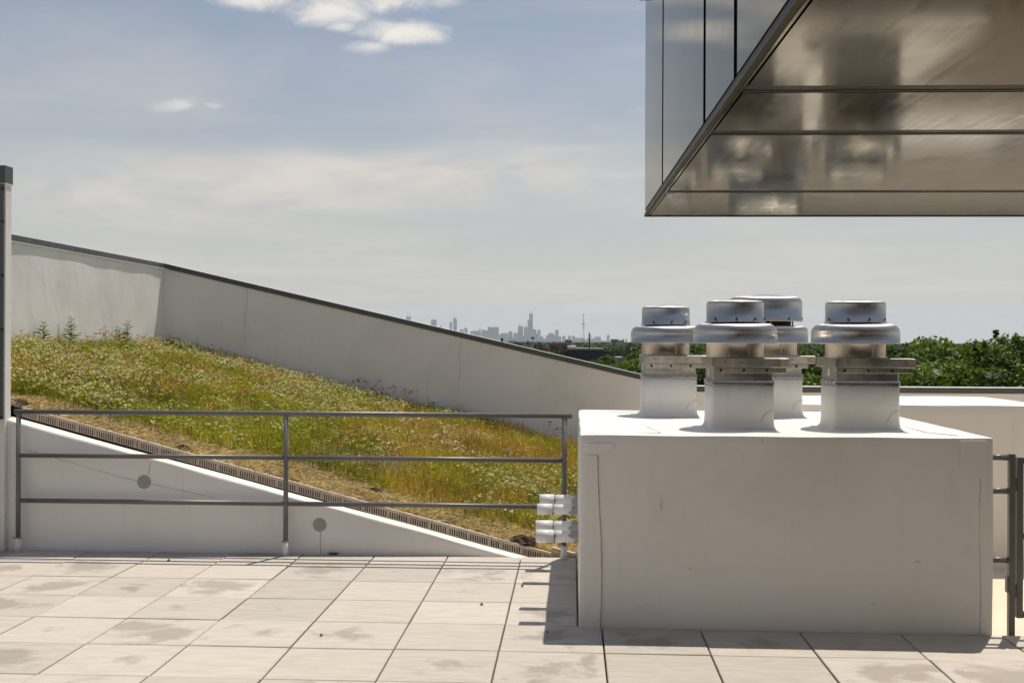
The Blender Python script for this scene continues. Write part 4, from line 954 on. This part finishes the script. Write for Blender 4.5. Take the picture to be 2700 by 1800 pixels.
# smokestack on the warehouse
T = empty('smokestack', ((1553.5-1510)/F*352, 352, PY(1553, 920, 352)[2])); tag(T, 'thin black smokestack rising from the dark warehouse', 'chimney')
hh_ = PY(1553, 877.5, 352)[2]-T.location.z
MB().lathe([(.24, -2.), (.22, hh_*.5), (.20, hh_), (.15, hh_), (.15, hh_-.6)], 16).build('flue', 'soot', T); MB().lathe([(.27, hh_-.25), (.27, hh_-.05), (.2, hh_-.05)], 16).build('collar', 'soot', T)
# radio mast
Ym = 1900.; T = empty('radio_mast', ((1538-1510)/F*Ym, Ym, ZG)); tag(T, 'tall lattice radio mast with antennas rising over the trees', 'mast')
zt = PY(1538, 829, Ym)[2]-ZG; b_ = MB(); leg = MB()
def wid(z): return max(.55, 3.3*(1-z/zt*1.35)) if z < zt*.62 else .55
zs = np.linspace(0, zt, 26)
for (sx, sy_) in ((-1, -1), (1, -1), (1, 1), (-1, 1)):
    lg = MB()
    for z0, z1 in zip(zs, zs[1:]): lg.tube((sx*wid(z0), sy_*wid(z0), z0), (sx*wid(z1), sy_*wid(z1), z1), .13, n=5, caps=False)
    lg.build('leg', 'steel_dark', T)
for k, (z0, z1) in enumerate(zip(zs, zs[1:])):
    for sy_ in (-1, 1):
        s1 = 1 if k % 2 else -1; b_.tube((-s1*wid(z0), sy_*wid(z0), z0), (s1*wid(z1), sy_*wid(z1), z1), .11, n=4, caps=False)
    b_.tube((-wid(z1), -wid(z1), z1), (wid(z1), -wid(z1), z1), .11, n=4, caps=False)
b_.build('bracing', 'steel_dark', T)
for fz, wd_ in ((.74, 2.2), (.70, 1.7), (.985, 1.3), (.62, 1.9)):
    z_ = zt*fz; MB().box(-wd_, wd_, -.3, .3, z_-.2, z_+.2).box(-wd_, -wd_+.6, -.4, .4, z_-.9, z_+.9).box(wd_-.6, wd_, -.4, .4, z_-.9, z_+.9).build('antenna_arm', 'steel_dark', T)
# floodlight mast and a lamp post standing over the roofs
T = empty('floodlight_pole', ((1404.5-1510)/F*300, 300, ZG)); tag(T, 'slender floodlight pole standing in front of the giant tower', 'lamp post')
zt = PY(1404, 892, 300)[2]-ZG; MB().tube((0, 0, 0), (0, 0, zt), .14, .09, n=8).build('pole', 'flare_grey', T); MB().box(-.42, .42, -.2, .2, zt-.1, zt+.35).build('lamp_head', 'steel_dark', T)
T = empty('lamp_pole', ((1392-1510)/F*420, 420, ZG)); tag(T, 'short dark pole with a stubby head left of the floodlight pole', 'lamp post')
zt = PY(1392, 900, 420)[2]-ZG; MB().tube((0, 0, 0), (0, 0, zt), .15, .12, n=8).build('pole', 'steel_dark', T); MB().box(-.3, .3, -.3, .3, zt-1.2, zt+.3).build('lamp_head', 'steel_dark', T)
# small twin speaker on the parapet coping
c = PY(1323.5, 899, YB+.1); zc_ = KZ+SLB*(c[0]-XLW)+.006
T = empty('twin_lamp', (c[0], YB+.12, zc_)); tag(T, 'small black twin headed lamp perched on the sloping parapet coping', 'lamp')
MB().box(-.015, .015, -.015, .015, -.006, .03).build('foot', 'soot', T)
for s_ in (-1, 1): MB().tube((s_*.004, .0, .026), (s_*.016, -.012, .056), .011, .010, n=12).build('lamp_head', 'soot', T)

# ------------------------------------------------------------------ SKYLINE (about 15 to 17 km away)
YS = 16500.
def sp(cx_, top): return 1000+cx_*.29762, 780+top*.29762
def tower(x0, x1, top, label, name='skyline_tower', m='city_haze_blue', Y=YS, group=None, steps=(), spires=(), dep=None, taper=0):
    p0, q0 = sp(x0, top); p1, _ = sp(x1, top); a_ = (p0-1510)/F*Y; b__ = (p1-1510)/F*Y
    zt = PY((p0+p1)/2, q0, Y)[2]-ZG; cx = (a_+b__)/2; W2 = (b__-a_)/2; T = empty(name, (cx, Y, ZG)); tag(T, label, 'skyscraper', group); D = dep or min(max(W2*.9, 14), 45)
    wt = W2*(1-taper)
    body = MB(); body.add([(-W2, -D, 0), (W2, -D, 0), (W2, D, 0), (-W2, D, 0), (-wt, -D, zt), (wt, -D, zt), (wt, D, zt), (-wt, D, zt)], [(0, 3, 2, 1), (4, 5, 6, 7), (0, 1, 5, 4), (1, 2, 6, 5), (2, 3, 7, 6), (3, 0, 4, 7)])
    body.build('shaft', m, T)
    for (s0, s1, st) in steps:
        pa, qa = sp(s0, st); pb__, _ = sp(s1, st); xa = (pa-1510)/F*Y-cx; xb = (pb__-1510)/F*Y-cx; zz = PY((pa+pb__)/2, qa, Y)[2]-ZG
        MB().box(xa, xb, -D*.8, D*.8, zt*.3 if zz < zt else zt-.5, zz).build('setback', m, T)
    for (sx, st) in spires:
        pa, qa = sp(sx, st); xa = (pa-1510)/F*Y-cx; zz = PY(pa, qa, Y)[2]-ZG
        MB().tube((xa, 0, zt-2), (xa, 0, zz), 3.4, 2.2, n=8).build('antenna', m, T)
    return T
D_ = 'city_dark'
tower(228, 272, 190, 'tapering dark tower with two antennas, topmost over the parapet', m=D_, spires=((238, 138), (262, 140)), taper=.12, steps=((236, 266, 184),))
tower(455, 500, 214, 'broad haze blue tower with softly rounded top behind the parapet', steps=((462, 493, 209),))
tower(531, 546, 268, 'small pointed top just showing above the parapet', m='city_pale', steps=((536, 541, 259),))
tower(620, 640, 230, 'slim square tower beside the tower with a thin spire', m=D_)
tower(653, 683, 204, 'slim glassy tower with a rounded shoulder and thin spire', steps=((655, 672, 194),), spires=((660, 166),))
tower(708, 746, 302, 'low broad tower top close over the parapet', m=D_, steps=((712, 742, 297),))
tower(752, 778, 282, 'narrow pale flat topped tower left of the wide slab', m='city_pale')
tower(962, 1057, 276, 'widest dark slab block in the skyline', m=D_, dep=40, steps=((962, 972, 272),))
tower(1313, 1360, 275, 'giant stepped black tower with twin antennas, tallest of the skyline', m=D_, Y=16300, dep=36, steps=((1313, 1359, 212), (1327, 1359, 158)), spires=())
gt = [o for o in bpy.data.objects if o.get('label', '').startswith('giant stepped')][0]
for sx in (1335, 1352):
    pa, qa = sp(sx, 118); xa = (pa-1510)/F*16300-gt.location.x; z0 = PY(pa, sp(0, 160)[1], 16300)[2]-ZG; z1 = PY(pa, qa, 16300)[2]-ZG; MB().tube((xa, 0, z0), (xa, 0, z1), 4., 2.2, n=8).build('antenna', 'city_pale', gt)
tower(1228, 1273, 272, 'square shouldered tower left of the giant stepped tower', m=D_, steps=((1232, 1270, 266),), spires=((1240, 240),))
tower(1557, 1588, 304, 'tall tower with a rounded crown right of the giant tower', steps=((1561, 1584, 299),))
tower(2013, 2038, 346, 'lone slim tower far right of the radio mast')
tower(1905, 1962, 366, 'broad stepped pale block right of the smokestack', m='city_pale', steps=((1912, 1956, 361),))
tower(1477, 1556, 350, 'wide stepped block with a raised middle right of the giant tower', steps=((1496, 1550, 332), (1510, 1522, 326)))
rest = [(805, 826, 312), (830, 876, 309), (882, 896, 292), (905, 932, 300), (930, 962, 306), (1072, 1136, 334), (1084, 1130, 330), (1143, 1180, 318), (1150, 1172, 313), (1188, 1226, 334), (1195, 1218, 326), (1226, 1275, 306), (1282, 1311, 276), (1290, 1303, 270),
        (1318, 1366, 288), (1340, 1362, 320), (1362, 1391, 296), (1401, 1428, 300), (1386, 1450, 358), (1300, 1322, 330), (1430, 1448, 360), (1566, 1612, 358), (1620, 1649, 354), (1670, 1698, 353), (1706, 1733, 353), (1724, 1792, 371), (1788, 1815, 376), (1838, 1860, 372), (1868, 1878, 350),
        (1876, 1910, 378), (2178, 2193, 381), (2150, 2162, 377), (860, 900, 322), (1380, 1402, 330), (1440, 1480, 378), (1640, 1672, 382), (1150, 1216, 362), (1230, 1300, 350), (1500, 1600, 376), (1740, 1830, 385), (1000, 1100, 345), (1100, 1160, 352), (1405, 1470, 380), (1830, 1905, 388), (1965, 2010, 396), (2040, 2060, 398)]
rs_ = random.Random(3)
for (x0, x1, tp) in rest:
    tower(x0, x1, tp, 'hazy grey blue high rise packed in the distant skyline', m=rs_.choice(['city_haze_blue', 'city_haze_blue', 'city_pale', D_]), Y=rs_.uniform(15200, 17800), group='packed high rises of the skyline')

# ------------------------------------------------------------------ haze
hz = MB().box(-30000, 30000, -3500, 30000, ZG-1.5, 640)
ho = hz.build('haze', 'dark_gap'); tag(ho, 'thin summer haze over the whole district', 'haze', kind='stuff')
m = bpy.data.materials.new('haze_air'); m.use_nodes = True; t = NT(m.node_tree); t.n.clear()
pvn = t.new('ShaderNodeVolumePrincipled'); pvn.inputs['Color'].default_value = (.81, .89, .99, 1); pvn.inputs['Density'].default_value = 4.2e-5; pvn.inputs['Anisotropy'].default_value = .25
o = t.new('ShaderNodeOutputMaterial'); t.l.new(pvn.outputs[0], o.inputs['Volume'])
ho.data.materials.clear(); ho.data.materials.append(m)
